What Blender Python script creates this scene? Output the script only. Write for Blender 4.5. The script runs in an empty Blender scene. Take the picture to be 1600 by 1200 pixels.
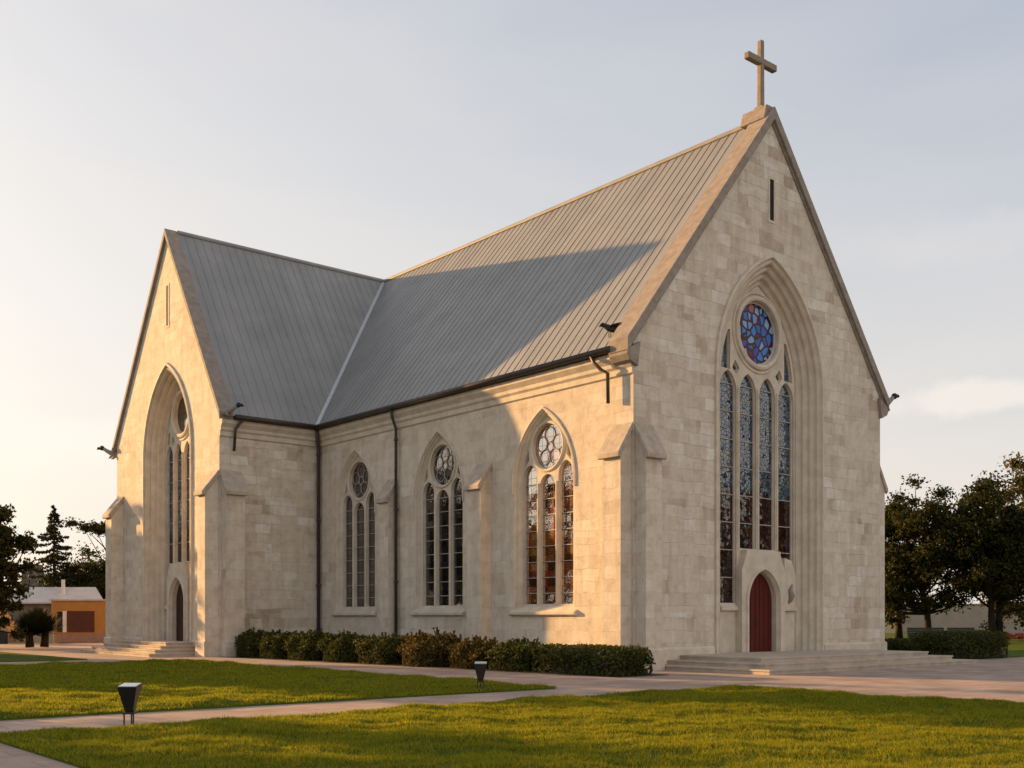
import bpy, bmesh, math, random
import numpy as np
from mathutils import Vector, Matrix, geometry
R = math.radians
sc = bpy.context.scene
col = sc.collection

# ------------------------------------------------------------------ camera, sky, sun, exposure
EYE = Vector((-25.5, -24.29, 1.7))
FWD = Vector((0.643, 0.766, 0)).normalized()
RGT = Vector((FWD.y, -FWD.x, 0))
cam_d = bpy.data.cameras.new('camera')
cam = bpy.data.objects.new('camera', cam_d); col.objects.link(cam)
cam.location = EYE
cam.rotation_euler = FWD.to_track_quat('-Z', 'Y').to_euler()
cam_d.sensor_width = 36; cam_d.lens = 1697 / 1600 * 36
cam_d.shift_y = 365 / 1600
cam_d.clip_start = 0.1; cam_d.clip_end = 6000
sc.camera = cam
sc.render.resolution_x = 1024; sc.render.resolution_y = 768

U = Vector((-0.331, 0.944, 0)).normalized()        # horizontal direction towards the sun
SUN_EL = R(11.3)
SUN_ROT = math.atan2(U.x, U.y)
w = bpy.data.worlds.new('World'); sc.world = w; w.use_nodes = True
nt = w.node_tree; nt.nodes.clear()
def N(nt, typ, **k):
    n = nt.nodes.new(typ)
    for a, v in k.items():
        if a == 'inp':
            for q, x in v.items(): n.inputs[q].default_value = x
        else: setattr(n, a, v)
    return n
def L(nt, a, ao, b, bi): nt.links.new(a.outputs[ao], b.inputs[bi])
sky = N(nt, 'ShaderNodeTexSky', sky_type='NISHITA', sun_disc=False, sun_elevation=SUN_EL, sun_rotation=SUN_ROT,
        altitude=0, air_density=1.0, dust_density=2.5, ozone_density=1.6)
bg = N(nt, 'ShaderNodeBackground', inp={'Strength': 0.10})
out = N(nt, 'ShaderNodeOutputWorld')
# a thin veil of high cloud spread over the sky, warmer towards the sun and the horizon
tc = N(nt, 'ShaderNodeTexCoord')
def M_(op, a, b, c=None, clamp=False):
    n = N(nt, 'ShaderNodeMath', operation=op, use_clamp=clamp)
    for i, x in enumerate((a, b, c)):
        if x is None: continue
        if isinstance(x, (int, float)): n.inputs[i].default_value = x
        else: nt.links.new(x, n.inputs[i])
    return n.outputs[0]
sep = N(nt, 'ShaderNodeSeparateXYZ'); L(nt, tc, 'Generated', sep, 'Vector')
dz = M_('MAXIMUM', sep.outputs['Z'], 0.0)
dot = N(nt, 'ShaderNodeVectorMath', operation='DOT_PRODUCT', inp={1: (U.x * math.cos(SUN_EL), U.y * math.cos(SUN_EL), math.sin(SUN_EL))}); L(nt, tc, 'Generated', dot, 0)
glow = M_('MAXIMUM', M_('SUBTRACT', dot.outputs['Value'], 0.12), 0.0)
warm = M_('ADD', M_('MAXIMUM', M_('MULTIPLY_ADD', dz, -2.1, 1.15), 0.0), M_('MULTIPLY', glow, 1.15), clamp=True)
mp = N(nt, 'ShaderNodeMapping', inp={'Scale': (1.1, 1.1, 4.2)}); L(nt, tc, 'Generated', mp, 'Vector')
no = N(nt, 'ShaderNodeTexNoise', inp={'Scale': 1.9, 'Detail': 7.0, 'Roughness': 0.52, 'Distortion': 0.5}); L(nt, mp, 'Vector', no, 'Vector')
fac = M_('ADD', M_('MULTIPLY_ADD', dz, -0.66, 0.90), M_('MULTIPLY_ADD', no.outputs['Fac'], 0.34, -0.17), clamp=True)
veil = N(nt, 'ShaderNodeMixRGB', blend_type='MIX'); nt.links.new(warm, veil.inputs['Fac'])
veil.inputs['Color1'].default_value = (3.25, 3.38, 3.72, 1); veil.inputs['Color2'].default_value = (4.45, 4.05, 3.68, 1)
hsv = N(nt, 'ShaderNodeMixRGB', blend_type='MIX'); nt.links.new(fac, hsv.inputs['Fac'])
L(nt, sky, 'Color', hsv, 'Color1'); L(nt, veil, 'Color', hsv, 'Color2')
# two soft cream cloud banks low in the sky
prev = hsv
n2 = N(nt, 'ShaderNodeTexNoise', inp={'Scale': 14.0, 'Detail': 6.0, 'Roughness': 0.6}); L(nt, tc, 'Generated', n2, 'Vector')
for (r_, u_, hw, hh, amt) in ((0.448, 0.205, 0.075, 0.014, 0.40), (-0.46, 0.168, 0.16, 0.020, 0.35), (0.40, 0.345, 0.10, 0.02, 0.10)):
    c = (FWD + RGT * r_ + Vector((0, 0, u_))).normalized()
    k = N(nt, 'ShaderNodeVectorMath', operation='SUBTRACT', inp={1: tuple(c)}); L(nt, tc, 'Generated', k, 0)
    q1 = N(nt, 'ShaderNodeVectorMath', operation='DOT_PRODUCT', inp={1: tuple(RGT)}); L(nt, k, 'Vector', q1, 0)
    q2 = N(nt, 'ShaderNodeSeparateXYZ'); L(nt, k, 'Vector', q2, 'Vector')
    a_ = M_('POWER', M_('DIVIDE', q1.outputs['Value'], hw), 2.0); b_ = M_('POWER', M_('DIVIDE', q2.outputs['Z'], hh), 2.0)
    e_ = M_('ADD', M_('SQRT', M_('ADD', a_, b_), 0), M_('MULTIPLY_ADD', n2.outputs['Fac'], 2.6, -1.3))
    mk = N(nt, 'ShaderNodeMapRange', interpolation_type='SMOOTHSTEP', inp={'From Min': 1.25, 'From Max': 0.45, 'To Min': 0.0, 'To Max': amt}); nt.links.new(e_, mk.inputs['Value'])
    cm = N(nt, 'ShaderNodeMixRGB', blend_type='MIX'); L(nt, mk, 'Result', cm, 'Fac'); L(nt, prev, 'Color', cm, 'Color1'); cm.inputs['Color2'].default_value = (5.3, 4.75, 4.2, 1); prev = cm
anti_fill = M_('MULTIPLY', M_('SUBTRACT', -0.02, dot.outputs['Value'], clamp=True), M_('MULTIPLY_ADD', no.outputs['Fac'], 0.7, 0.35), clamp=True)  # added bright sky opposite the sun, out of view, fills the shaded facade
cm = N(nt, 'ShaderNodeMixRGB', blend_type='MIX'); nt.links.new(anti_fill, cm.inputs['Fac']); L(nt, prev, 'Color', cm, 'Color1'); cm.inputs['Color2'].default_value = (6.9, 6.1, 5.2, 1); prev = cm
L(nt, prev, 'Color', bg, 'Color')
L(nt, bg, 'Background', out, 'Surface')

sun_d = bpy.data.lights.new('sun', 'SUN'); sun_d.energy = 5.0; sun_d.angle = R(0.55)
sun_d.color = (1.0, 0.56, 0.20)
sun = bpy.data.objects.new('sun', sun_d); col.objects.link(sun)
sdir = Vector((U.x * math.cos(SUN_EL), U.y * math.cos(SUN_EL), math.sin(SUN_EL)))
sun.rotation_euler = (-sdir).to_track_quat('-Z', 'Y').to_euler()
sun.location = (-40, 60, 60)
vs = sc.view_settings
vs.view_transform = 'Standard'; vs.look = 'None'; vs.exposure = 1.06; vs.gamma = 1.0

# ------------------------------------------------------------------ helpers
def tag(o, label=None, cat=None, group=None, kind=None):
    if label: o['label'] = label
    if cat: o['category'] = cat
    if group: o['group'] = group
    if kind: o['kind'] = kind
    return o
def empty(name, loc=(0, 0, 0), rz=0.0):
    o = bpy.data.objects.new(name, None); col.objects.link(o)
    o.location = loc; o.rotation_euler = (0, 0, rz); o.empty_display_size = 0.3
    return o
def kids(o): return [c for c in bpy.data.objects if c.parent is o]
def copy_tree(o, parent=None):
    c = o.copy(); col.objects.link(c); c.parent = parent
    for ch in kids(o): copy_tree(ch, c)
    return c

class MB:
    """collects shapes into one mesh"""
    def __init__(s): s.v = []; s.f = []
    def add(s, vs, fs):
        b = len(s.v); s.v += [tuple(q) for q in vs]; s.f += [tuple(i + b for i in f) for f in fs]; return s
    def box(s, a, b):
        x0, y0, z0 = a; x1, y1, z1 = b
        return s.add([(x0,y0,z0),(x1,y0,z0),(x1,y1,z0),(x0,y1,z0),(x0,y0,z1),(x1,y0,z1),(x1,y1,z1),(x0,y1,z1)],
              [(0,3,2,1),(4,5,6,7),(0,1,5,4),(1,2,6,5),(2,3,7,6),(3,0,4,7)])
    def hexa(s, lo, hi):
        """two quads joined"""
        return s.add(list(lo) + list(hi), [(0,3,2,1),(4,5,6,7),(0,1,5,4),(1,2,6,5),(2,3,7,6),(3,0,4,7)])
    def bar(s, p, q, wd, ht, up=(0, 0, 1)):
        p = Vector(p); q = Vector(q); d = (q - p).normalized(); up = Vector(up)
        a = d.cross(up)
        if a.length < 1e-4: a = d.cross(Vector((1, 0, 0)))
        a.normalize(); b = a.cross(d).normalized()
        a *= wd / 2; b *= ht / 2
        return s.hexa([p-a-b, p+a-b, p+a+b, p-a+b], [q-a-b, q+a-b, q+a+b, q-a+b])
    def prism(s, poly, fn, d0, d1, holes=()):
        """2-D polygon (u,v) with holes, extruded between depths d0 and d1; fn(u,v,d) -> point"""
        loops = [list(poly)] + [list(h) for h in holes]
        tris = geometry.tessellate_polygon([[Vector((a, b, 0)) for a, b in lp] for lp in loops])
        flat = [p for lp in loops for p in lp]
        s.add([fn(a, b, d0) for a, b in flat], tris)
        if d1 is None: return s
        s.add([fn(a, b, d1) for a, b in flat], [t[::-1] for t in tris])
        for lp in loops:
            n = len(lp)
            s.add([fn(a, b, d0) for a, b in lp] + [fn(a, b, d1) for a, b in lp],
                  [(i, (i + 1) % n, n + (i + 1) % n, n + i) for i in range(n)])
        return s
    def strip(s, rows, closed=False):
        n = len(rows[0])
        vs = [p for r in rows for p in r]; fs = []
        for r in range(len(rows) - 1):
            for i in range(n if closed else n - 1):
                j = (i + 1) % n
                fs.append((r*n+i, r*n+j, (r+1)*n+j, (r+1)*n+i))
        return s.add(vs, fs)
    def tube(s, pts, rad, n=8, cap=True, squash=1.0):
        pts = [Vector(p) for p in pts]
        if not hasattr(rad, '__len__'): rad = [rad] * len(pts)
        rows = []; a = None
        for i, p in enumerate(pts):
            d = (pts[min(i+1, len(pts)-1)] - pts[max(i-1, 0)]).normalized()
            if a is None:
                a = d.cross(Vector((0, 0, 1)))
                if a.length < 1e-3: a = d.cross(Vector((1, 0, 0)))
            a = (a - d * a.dot(d)).normalized(); b = d.cross(a)
            rows.append([p + (a * math.cos(2*math.pi*k/n) + b * math.sin(2*math.pi*k/n) * squash) * rad[i] for k in range(n)])
        base = len(s.v); s.strip(rows, True)
        if cap:
            m = len(rows)
            s.f.append(tuple(base + k for k in range(n))[::-1]); s.f.append(tuple(base + (m-1)*n + k for k in range(n)))
        return s
    def ball(s, c, r, n=10, m=7):
        c = Vector(c); r = Vector(r) if hasattr(r, '__len__') else Vector((r, r, r))
        rows = []
        for i in range(m + 1):
            t = math.pi * i / m
            rows.append([c + Vector((r.x*math.sin(t)*math.cos(2*math.pi*k/n), r.y*math.sin(t)*math.sin(2*math.pi*k/n), r.z*math.cos(t))) for k in range(n)])
        return s.strip(rows, True)
    def build(s, name, mt, parent=None, smooth=False, bevel=0, uv=True, weld=True):
        me = bpy.data.meshes.new(name); me.from_pydata(s.v, [], s.f)
        bm = bmesh.new(); bm.from_mesh(me)
        if weld: bmesh.ops.remove_doubles(bm, verts=bm.verts, dist=0.0004)
        bmesh.ops.recalc_face_normals(bm, faces=bm.faces)
        if uv:
            lay = bm.loops.layers.uv.new('UVMap')
            for f in bm.faces:
                n = f.normal
                for lp in f.loops:
                    p = lp.vert.co
                    if abs(n.z) > 0.75: lp[lay].uv = (p.x, p.y)
                    elif abs(n.x) > abs(n.y): lp[lay].uv = (p.y + 3.3, p.z)
                    else: lp[lay].uv = (p.x, p.z)
        if smooth:
            for f in bm.faces: f.smooth = True
        bm.to_mesh(me); bm.free()
        me.materials.append(mt)
        o = bpy.data.objects.new(name, me); col.objects.link(o)
        if parent: o.parent = parent
        if bevel:
            b = o.modifiers.new('bevel', 'BEVEL'); b.width = bevel; b.segments = 2; b.limit_method = 'ANGLE'; b.angle_limit = R(35)
        return o

def fast_mesh(name, verts, nper, mt, parent=None, loc=(0, 0, 0)):
    """numpy array (n*nper,3) of separate n-gons"""
    verts = np.asarray(verts, dtype=np.float32).reshape(-1, 3); nv = len(verts); nf = nv // nper
    me = bpy.data.meshes.new(name)
    me.vertices.add(nv); me.vertices.foreach_set('co', verts.ravel())
    me.loops.add(nv); me.loops.foreach_set('vertex_index', np.arange(nv, dtype=np.int32))
    me.polygons.add(nf); me.polygons.foreach_set('loop_start', np.arange(0, nv, nper, dtype=np.int32))
    me.update(calc_edges=True); me.validate()
    me.materials.append(mt)
    o = bpy.data.objects.new(name, me); col.objects.link(o); o.location = loc
    if parent: o.parent = parent
    return o

# ------------------------------------------------------------------ materials
def mat(name, base=(0.5, 0.5, 0.5), rough=0.7, metal=0.0, spec=0.4):
    m = bpy.data.materials.new(name); m.use_nodes = True
    b = m.node_tree.nodes['Principled BSDF']
    b.inputs['Base Color'].default_value = (*base, 1); b.inputs['Roughness'].default_value = rough
    b.inputs['Metallic'].default_value = metal; b.inputs['Specular IOR Level'].default_value = spec
    return m, m.node_tree, b
def ramp(nt, stops, interp='LINEAR'):
    r = nt.nodes.new('ShaderNodeValToRGB'); r.color_ramp.interpolation = interp
    e = r.color_ramp.elements
    while len(e) < len(stops): e.new(0.5)
    for i, (p, c) in enumerate(stops): e[i].position = p; e[i].color = (*c, 1)
    return r
def mix(nt, typ, fac=0.5):
    n = nt.nodes.new('ShaderNodeMixRGB'); n.blend_type = typ; n.inputs['Fac'].default_value = fac; return n

def varied(name, base, rough=0.8, amp=0.18, scale=3.0, bump=0.15, bscale=40, metal=0.0, spec=0.3):
    """plain material with soft tonal variation and fine bump"""
    m, nt, b = mat(name, base, rough, metal, spec)
    g = N(nt, 'ShaderNodeNewGeometry')
    n1 = N(nt, 'ShaderNodeTexNoise', inp={'Scale': scale, 'Detail': 6.0, 'Roughness': 0.6})
    L(nt, g, 'Position', n1, 'Vector')
    lo = tuple(c * (1 - amp) for c in base); hi = tuple(min(1, c * (1 + amp)) for c in base)
    r = ramp(nt, [(0.3, lo), (0.7, hi)]); L(nt, n1, 'Fac', r, 'Fac'); L(nt, r, 'Color', b, 'Base Color')
    n2 = N(nt, 'ShaderNodeTexNoise', inp={'Scale': bscale, 'Detail': 3.0}); L(nt, g, 'Position', n2, 'Vector')
    bp = N(nt, 'ShaderNodeBump', inp={'Strength': bump, 'Distance': 0.02}); L(nt, n2, 'Fac', bp, 'Height'); L(nt, bp, 'Normal', b, 'Normal')
    return m

def ashlar(name, tones, show=1.0, bw=0.82, bh=0.42, mort=0.010):
    m, nt, b = mat(name, tones[1], 0.85, 0, 0.25)
    uv = N(nt, 'ShaderNodeUVMap'); uv.uv_map = 'UVMap'
    # slightly wavering joints
    wn = N(nt, 'ShaderNodeTexNoise', inp={'Scale': 1.6, 'Detail': 3.0}); L(nt, uv, 'UV', wn, 'Vector')
    wo = N(nt, 'ShaderNodeVectorMath', operation='SUBTRACT', inp={1: (0.5, 0.5, 0.5)}); L(nt, wn, 'Color', wo, 0)
    ws = N(nt, 'ShaderNodeVectorMath', operation='SCALE', inp={'Scale': 0.20}); L(nt, wo, 'Vector', ws, 0)
    wa = N(nt, 'ShaderNodeVectorMath', operation='ADD'); L(nt, uv, 'UV', wa, 0); L(nt, ws, 'Vector', wa, 1)
    br = N(nt, 'ShaderNodeTexBrick', offset=0.42, offset_frequency=2, squash=0.72, squash_frequency=3,
           inp={'Color1': (0, 0, 0, 1), 'Color2': (1, 1, 1, 1), 'Mortar': (0.5, 0.5, 0.5, 1), 'Scale': 1.0,
                'Mortar Size': mort, 'Mortar Smooth': 0.6, 'Bias': 0.0, 'Brick Width': bw, 'Row Height': bh})
    L(nt, wa, 'Vector', br, 'Vector')
    cr = ramp(nt, [(0.0, tones[0]), (0.22, tones[1]), (0.55, tones[2]), (0.8, tones[3]), (1.0, tones[4])])
    b2 = N(nt, 'ShaderNodeTexBrick', offset=0.33, offset_frequency=3, squash=1.4, squash_frequency=2,
           inp={'Color1': (0, 0, 0, 1), 'Color2': (1, 1, 1, 1), 'Mortar': (0.5, 0.5, 0.5, 1), 'Scale': 1.0, 'Mortar Size': 0.03, 'Mortar Smooth': 1.0, 'Brick Width': 0.61, 'Row Height': bh * 1.5})
    L(nt, wa, 'Vector', b2, 'Vector')
    bm_ = mix(nt, 'MIX', 0.42); L(nt, br, 'Color', bm_, 'Color1'); L(nt, b2, 'Color', bm_, 'Color2')
    bc_ = N(nt, 'ShaderNodeMapRange', inp={'From Min': 0.18, 'From Max': 0.82}); L(nt, bm_, 'Color', bc_, 'Value'); L(nt, bc_, 'Result', cr, 'Fac')
    # patches where the blocks fade into an even, lime-washed face
    pn = N(nt, 'ShaderNodeTexNoise', inp={'Scale': 0.42, 'Detail': 4.0, 'Roughness': 0.6}); L(nt, uv, 'UV', pn, 'Vector')
    pr = N(nt, 'ShaderNodeMapRange', inp={'From Min': 0.36, 'From Max': 0.62, 'To Min': 0.25 * show, 'To Max': 1.0 * show}); L(nt, pn, 'Fac', pr, 'Value')
    mx = mix(nt, 'MIX'); mx.inputs['Color1'].default_value = (*tones[2], 1); L(nt, pr, 'Result', mx, 'Fac'); L(nt, cr, 'Color', mx, 'Color2')
    # mottling
    g = N(nt, 'ShaderNodeNewGeometry')
    mn = N(nt, 'ShaderNodeTexNoise', inp={'Scale': 2.6, 'Detail': 8.0, 'Roughness': 0.68}); L(nt, g, 'Position', mn, 'Vector')
    mr = ramp(nt, [(0.28, (0.80, 0.76, 0.71)), (0.5, (1.0, 0.99, 0.97)), (0.75, (1.10, 1.09, 1.06))]); L(nt, mn, 'Fac', mr, 'Fac')
    mm = mix(nt, 'MULTIPLY', 1.0); L(nt, mx, 'Color', mm, 'Color1'); L(nt, mr, 'Color', mm, 'Color2')
    # rain streaks
    sp = N(nt, 'ShaderNodeMapping', inp={'Scale': (2.2, 2.2, 0.16)}); L(nt, g, 'Position', sp, 'Vector')
    sn = N(nt, 'ShaderNodeTexNoise', inp={'Scale': 1.0, 'Detail': 5.0, 'Roughness': 0.6}); L(nt, sp, 'Vector', sn, 'Vector')
    sr = ramp(nt, [(0.3, (0.83, 0.81, 0.78)), (0.52, (1, 1, 1))]); L(nt, sn, 'Fac', sr, 'Fac')
    ms = mix(nt, 'MULTIPLY', 0.75); L(nt, mm, 'Color', ms, 'Color1'); L(nt, sr, 'Color', ms, 'Color2')
    # joints
    mj = mix(nt, 'MULTIPLY'); jf = N(nt, 'ShaderNodeMath', operation='MULTIPLY', inp={1: 0.30}); L(nt, br, 'Fac', jf, 0)
    jg = N(nt, 'ShaderNodeMath', operation='MULTIPLY'); L(nt, jf, 'Value', jg, 0); L(nt, pr, 'Result', jg, 1)
    L(nt, jg, 'Value', mj, 'Fac'); L(nt, ms, 'Color', mj, 'Color1'); mj.inputs['Color2'].default_value = (0.45, 0.42, 0.38, 1)
    L(nt, mj, 'Color', b, 'Base Color')
    # relief
    fn = N(nt, 'ShaderNodeTexNoise', inp={'Scale': 14.0, 'Detail': 8.0, 'Roughness': 0.65}); L(nt, g, 'Position', fn, 'Vector')
    h1 = N(nt, 'ShaderNodeMath', operation='MULTIPLY', inp={1: -1.1}); L(nt, jg, 'Value', h1, 0)
    h2 = N(nt, 'ShaderNodeMath', operation='MULTIPLY', inp={1: 0.5}); L(nt, fn, 'Fac', h2, 0)
    h3 = N(nt, 'ShaderNodeMath', operation='ADD'); L(nt, h1, 'Value', h3, 0); L(nt, h2, 'Value', h3, 1)
    h4 = N(nt, 'ShaderNodeMath', operation='MULTIPLY_ADD', inp={1: 0.25}); L(nt, br, 'Color', h4, 0); L(nt, h3, 'Value', h4, 2)
    bp = N(nt, 'ShaderNodeBump', inp={'Strength': 0.85, 'Distance': 0.035}); L(nt, h4, 'Value', bp, 'Height'); L(nt, bp, 'Normal', b, 'Normal')
    return m

M = {}
TON = [(0.44, 0.36, 0.285), (0.56, 0.485, 0.40), (0.635, 0.565, 0.475), (0.66, 0.605, 0.53), (0.73, 0.70, 0.64)]
M['ashlar'] = ashlar('ashlar_stone', TON, 1.0)
M['ashlar_soft'] = ashlar('limewashed_stone', TON, 0.62)
M['trim'] = varied('dressed_stone', (0.58, 0.51, 0.415), 0.8, 0.16, 2.2, 0.25, 30)
M['cap'] = varied('weathered_coping_stone', (0.29, 0.245, 0.21), 0.85, 0.22, 3.5, 0.3, 30)
M['pier_cap'] = varied('pier_cap_stone', (0.43, 0.36, 0.295), 0.85, 0.2, 3.5, 0.3, 30)
M['step'] = varied('step_stone', (0.47, 0.39, 0.315), 0.85, 0.2, 2.0, 0.3, 30)
M['gutter'] = varied('gutter_metal', (0.075, 0.062, 0.055), 0.5, 0.25, 6, 0.05, 30, 0.4)
M['bar'] = varied('window_bar', (0.36, 0.33, 0.30), 0.6, 0.2, 5, 0.05)
M['lead'] = varied('lead_came', (0.05, 0.05, 0.05), 0.5, 0.2, 5, 0.05, metal=0.5)
M['cross'] = varied('cross_stone', (0.27, 0.215, 0.165), 0.8, 0.2, 5, 0.3, 25)
M['black'] = varied('black_metal', (0.012, 0.012, 0.013), 0.35, 0.3, 8, 0.02, spec=0.5)
M['bird'] = varied('bird_plumage', (0.02, 0.022, 0.024), 0.6, 0.5, 9, 0.2)
M['bark'] = varied('bark', (0.026, 0.02, 0.015), 0.9, 0.4, 4, 0.6, 12)
M['flash'] = varied('valley_flashing', (0.50, 0.51, 0.52), 0.5, 0.1, 3, 0.05, metal=0.2)
M['dark'] = varied('dark_interior', (0.012, 0.011, 0.010), 0.8, 0.2)

def roof_mat():
    m, nt, b = mat('standing_seam_roof', (0.2, 0.2, 0.2), 0.5, 0.25, 0.4)
    g = N(nt, 'ShaderNodeNewGeometry')
    n1 = N(nt, 'ShaderNodeTexNoise', inp={'Scale': 0.55, 'Detail': 8.0, 'Roughness': 0.65}); L(nt, g, 'Position', n1, 'Vector')
    r = ramp(nt, [(0.28, (0.255, 0.252, 0.246)), (0.5, (0.290, 0.287, 0.280)), (0.72, (0.328, 0.324, 0.316))]); L(nt, n1, 'Fac', r, 'Fac')
    # each sheet between two seams weathers a little differently
    sn_ = N(nt, 'ShaderNodeSeparateXYZ'); L(nt, g, 'Normal', sn_, 'Vector'); sp_ = N(nt, 'ShaderNodeSeparateXYZ'); L(nt, g, 'Position', sp_, 'Vector')
    ax = N(nt, 'ShaderNodeMath', operation='ABSOLUTE'); L(nt, sn_, 'X', ax, 0); ay = N(nt, 'ShaderNodeMath', operation='ABSOLUTE'); L(nt, sn_, 'Y', ay, 0)
    gt = N(nt, 'ShaderNodeMath', operation='GREATER_THAN'); L(nt, ax, 'Value', gt, 0); L(nt, ay, 'Value', gt, 1)
    cc_ = N(nt, 'ShaderNodeMix'); L(nt, gt, 'Value', cc_, 'Factor'); L(nt, sp_, 'X', cc_, 'A'); L(nt, sp_, 'Y', cc_, 'B')
    dv_ = N(nt, 'ShaderNodeMath', operation='DIVIDE', inp={1: 0.43}); L(nt, cc_, 'Result', dv_, 0)
    fl_ = N(nt, 'ShaderNodeMath', operation='FLOOR'); L(nt, dv_, 'Value', fl_, 0)
    n2 = N(nt, 'ShaderNodeTexWhiteNoise', noise_dimensions='1D'); L(nt, fl_, 'Value', n2, 'W')
    r2 = ramp(nt, [(0.0, (0.93, 0.93, 0.93)), (1.0, (1.05, 1.05, 1.05))]); L(nt, n2, 'Value', r2, 'Fac')
    mm = mix(nt, 'MULTIPLY', 1.0); L(nt, r, 'Color', mm, 'Color1'); L(nt, r2, 'Color', mm, 'Color2'); L(nt, mm, 'Color', b, 'Base Color')
    n3 = N(nt, 'ShaderNodeTexNoise', inp={'Scale': 1.6, 'Detail': 4.0}); L(nt, g, 'Position', n3, 'Vector')
    mr = N(nt, 'ShaderNodeMapRange', inp={'To Min': 0.42, 'To Max': 0.68}); L(nt, n3, 'Fac', mr, 'Value'); L(nt, mr, 'Result', b, 'Roughness')
    bp = N(nt, 'ShaderNodeBump', inp={'Strength': 0.12, 'Distance': 0.05}); L(nt, n3, 'Fac', bp, 'Height'); L(nt, bp, 'Normal', b, 'Normal')
    return m
M['roof'] = roof_mat()

def glass_mat(name, base, pane=(0.21, 0.28), tilt=0.05, rough=0.04, colors=None, ior=2.3):
    """leaded glass: each quarry sits at a slightly different angle and mirrors the surroundings"""
    m, nt, b = mat(name, base, rough, 0.0, 0.9)
    b.inputs['IOR'].default_value = ior
    uv = N(nt, 'ShaderNodeUVMap'); uv.uv_map = 'UVMap'
    sc_ = N(nt, 'ShaderNodeVectorMath', operation='DIVIDE', inp={1: (pane[0], pane[1], 1)}); L(nt, uv, 'UV', sc_, 0)
    fl = N(nt, 'ShaderNodeVectorMath', operation='FLOOR'); L(nt, sc_, 'Vector', fl, 0)
    wn = N(nt, 'ShaderNodeTexWhiteNoise'); L(nt, fl, 'Vector', wn, 'Vector')
    su = N(nt, 'ShaderNodeVectorMath', operation='SUBTRACT', inp={1: (0.5, 0.5, 0.5)}); L(nt, wn, 'Color', su, 0)
    ss = N(nt, 'ShaderNodeVectorMath', operation='SCALE', inp={'Scale': tilt}); L(nt, su, 'Vector', ss, 0)
    g = N(nt, 'ShaderNodeNewGeometry')
    wv = N(nt, 'ShaderNodeTexNoise', inp={'Scale': 9.0, 'Detail': 2.0}); L(nt, g, 'Position', wv, 'Vector')
    bp = N(nt, 'ShaderNodeBump', inp={'Strength': 0.07, 'Distance': 0.02}); L(nt, wv, 'Fac', bp, 'Height')
    ad = N(nt, 'ShaderNodeVectorMath', operation='ADD'); L(nt, bp, 'Normal', ad, 0); L(nt, ss, 'Vector', ad, 1)
    nm = N(nt, 'ShaderNodeVectorMath', operation='NORMALIZE'); L(nt, ad, 'Vector', nm, 0); L(nt, nm, 'Vector', b, 'Normal')
    r = ramp(nt, colors or [(0.0, (0.006, 0.006, 0.007)), (0.55, (0.014, 0.013, 0.012)), (0.8, (0.035, 0.016, 0.012)), (1.0, (0.02, 0.03, 0.04))])
    L(nt, wn, 'Value', r, 'Fac')
    # lead lines
    fr = N(nt, 'ShaderNodeVectorMath', operation='FRACTION'); L(nt, sc_, 'Vector', fr, 0)
    sx = N(nt, 'ShaderNodeSeparateXYZ'); L(nt, fr, 'Vector', sx, 'Vector')
    a = N(nt, 'ShaderNodeMath', operation='LESS_THAN', inp={1: 0.055}); L(nt, sx, 'X', a, 0)
    c = N(nt, 'ShaderNodeMath', operation='LESS_THAN', inp={1: 0.04}); L(nt, sx, 'Y', c, 0)
    mxx = N(nt, 'ShaderNodeMath', operation='MAXIMUM'); L(nt, a, 'Value', mxx, 0); L(nt, c, 'Value', mxx, 1)
    mx = mix(nt, 'MIX'); L(nt, mxx, 'Value', mx, 'Fac'); L(nt, r, 'Color', mx, 'Color1'); mx.inputs['Color2'].default_value = (0.014, 0.013, 0.012, 1)
    L(nt, mx, 'Color', b, 'Base Color')
    rr = N(nt, 'ShaderNodeMapRange', inp={'To Min': rough, 'To Max': 0.55}); L(nt, mxx, 'Value', rr, 'Value'); L(nt, rr, 'Result', b, 'Roughness')
    sl = N(nt, 'ShaderNodeMapRange', inp={'To Min': 0.9, 'To Max': 0.03}); L(nt, mxx, 'Value', sl, 'Value'); L(nt, sl, 'Result', b, 'Specular IOR Level')
    return m
M['glass'] = glass_mat('leaded_glass', (0.01, 0.01, 0.01), (0.30, 0.28), 0.016, ior=1.8)
M['sunset_glass'] = glass_mat('sunset_reflection_glass', (0.02, 0.01, 0.01), (0.30, 0.28), 0.02, ior=2.9,
    colors=[(0.0, (0.03, 0.010, 0.006)), (0.35, (0.12, 0.035, 0.010)), (0.6, (0.28, 0.10, 0.022)), (0.85, (0.26, 0.03, 0.018)), (1.0, (0.42, 0.20, 0.05))])  # sunset reflection of the corner window, painted into its pane colours
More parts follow.
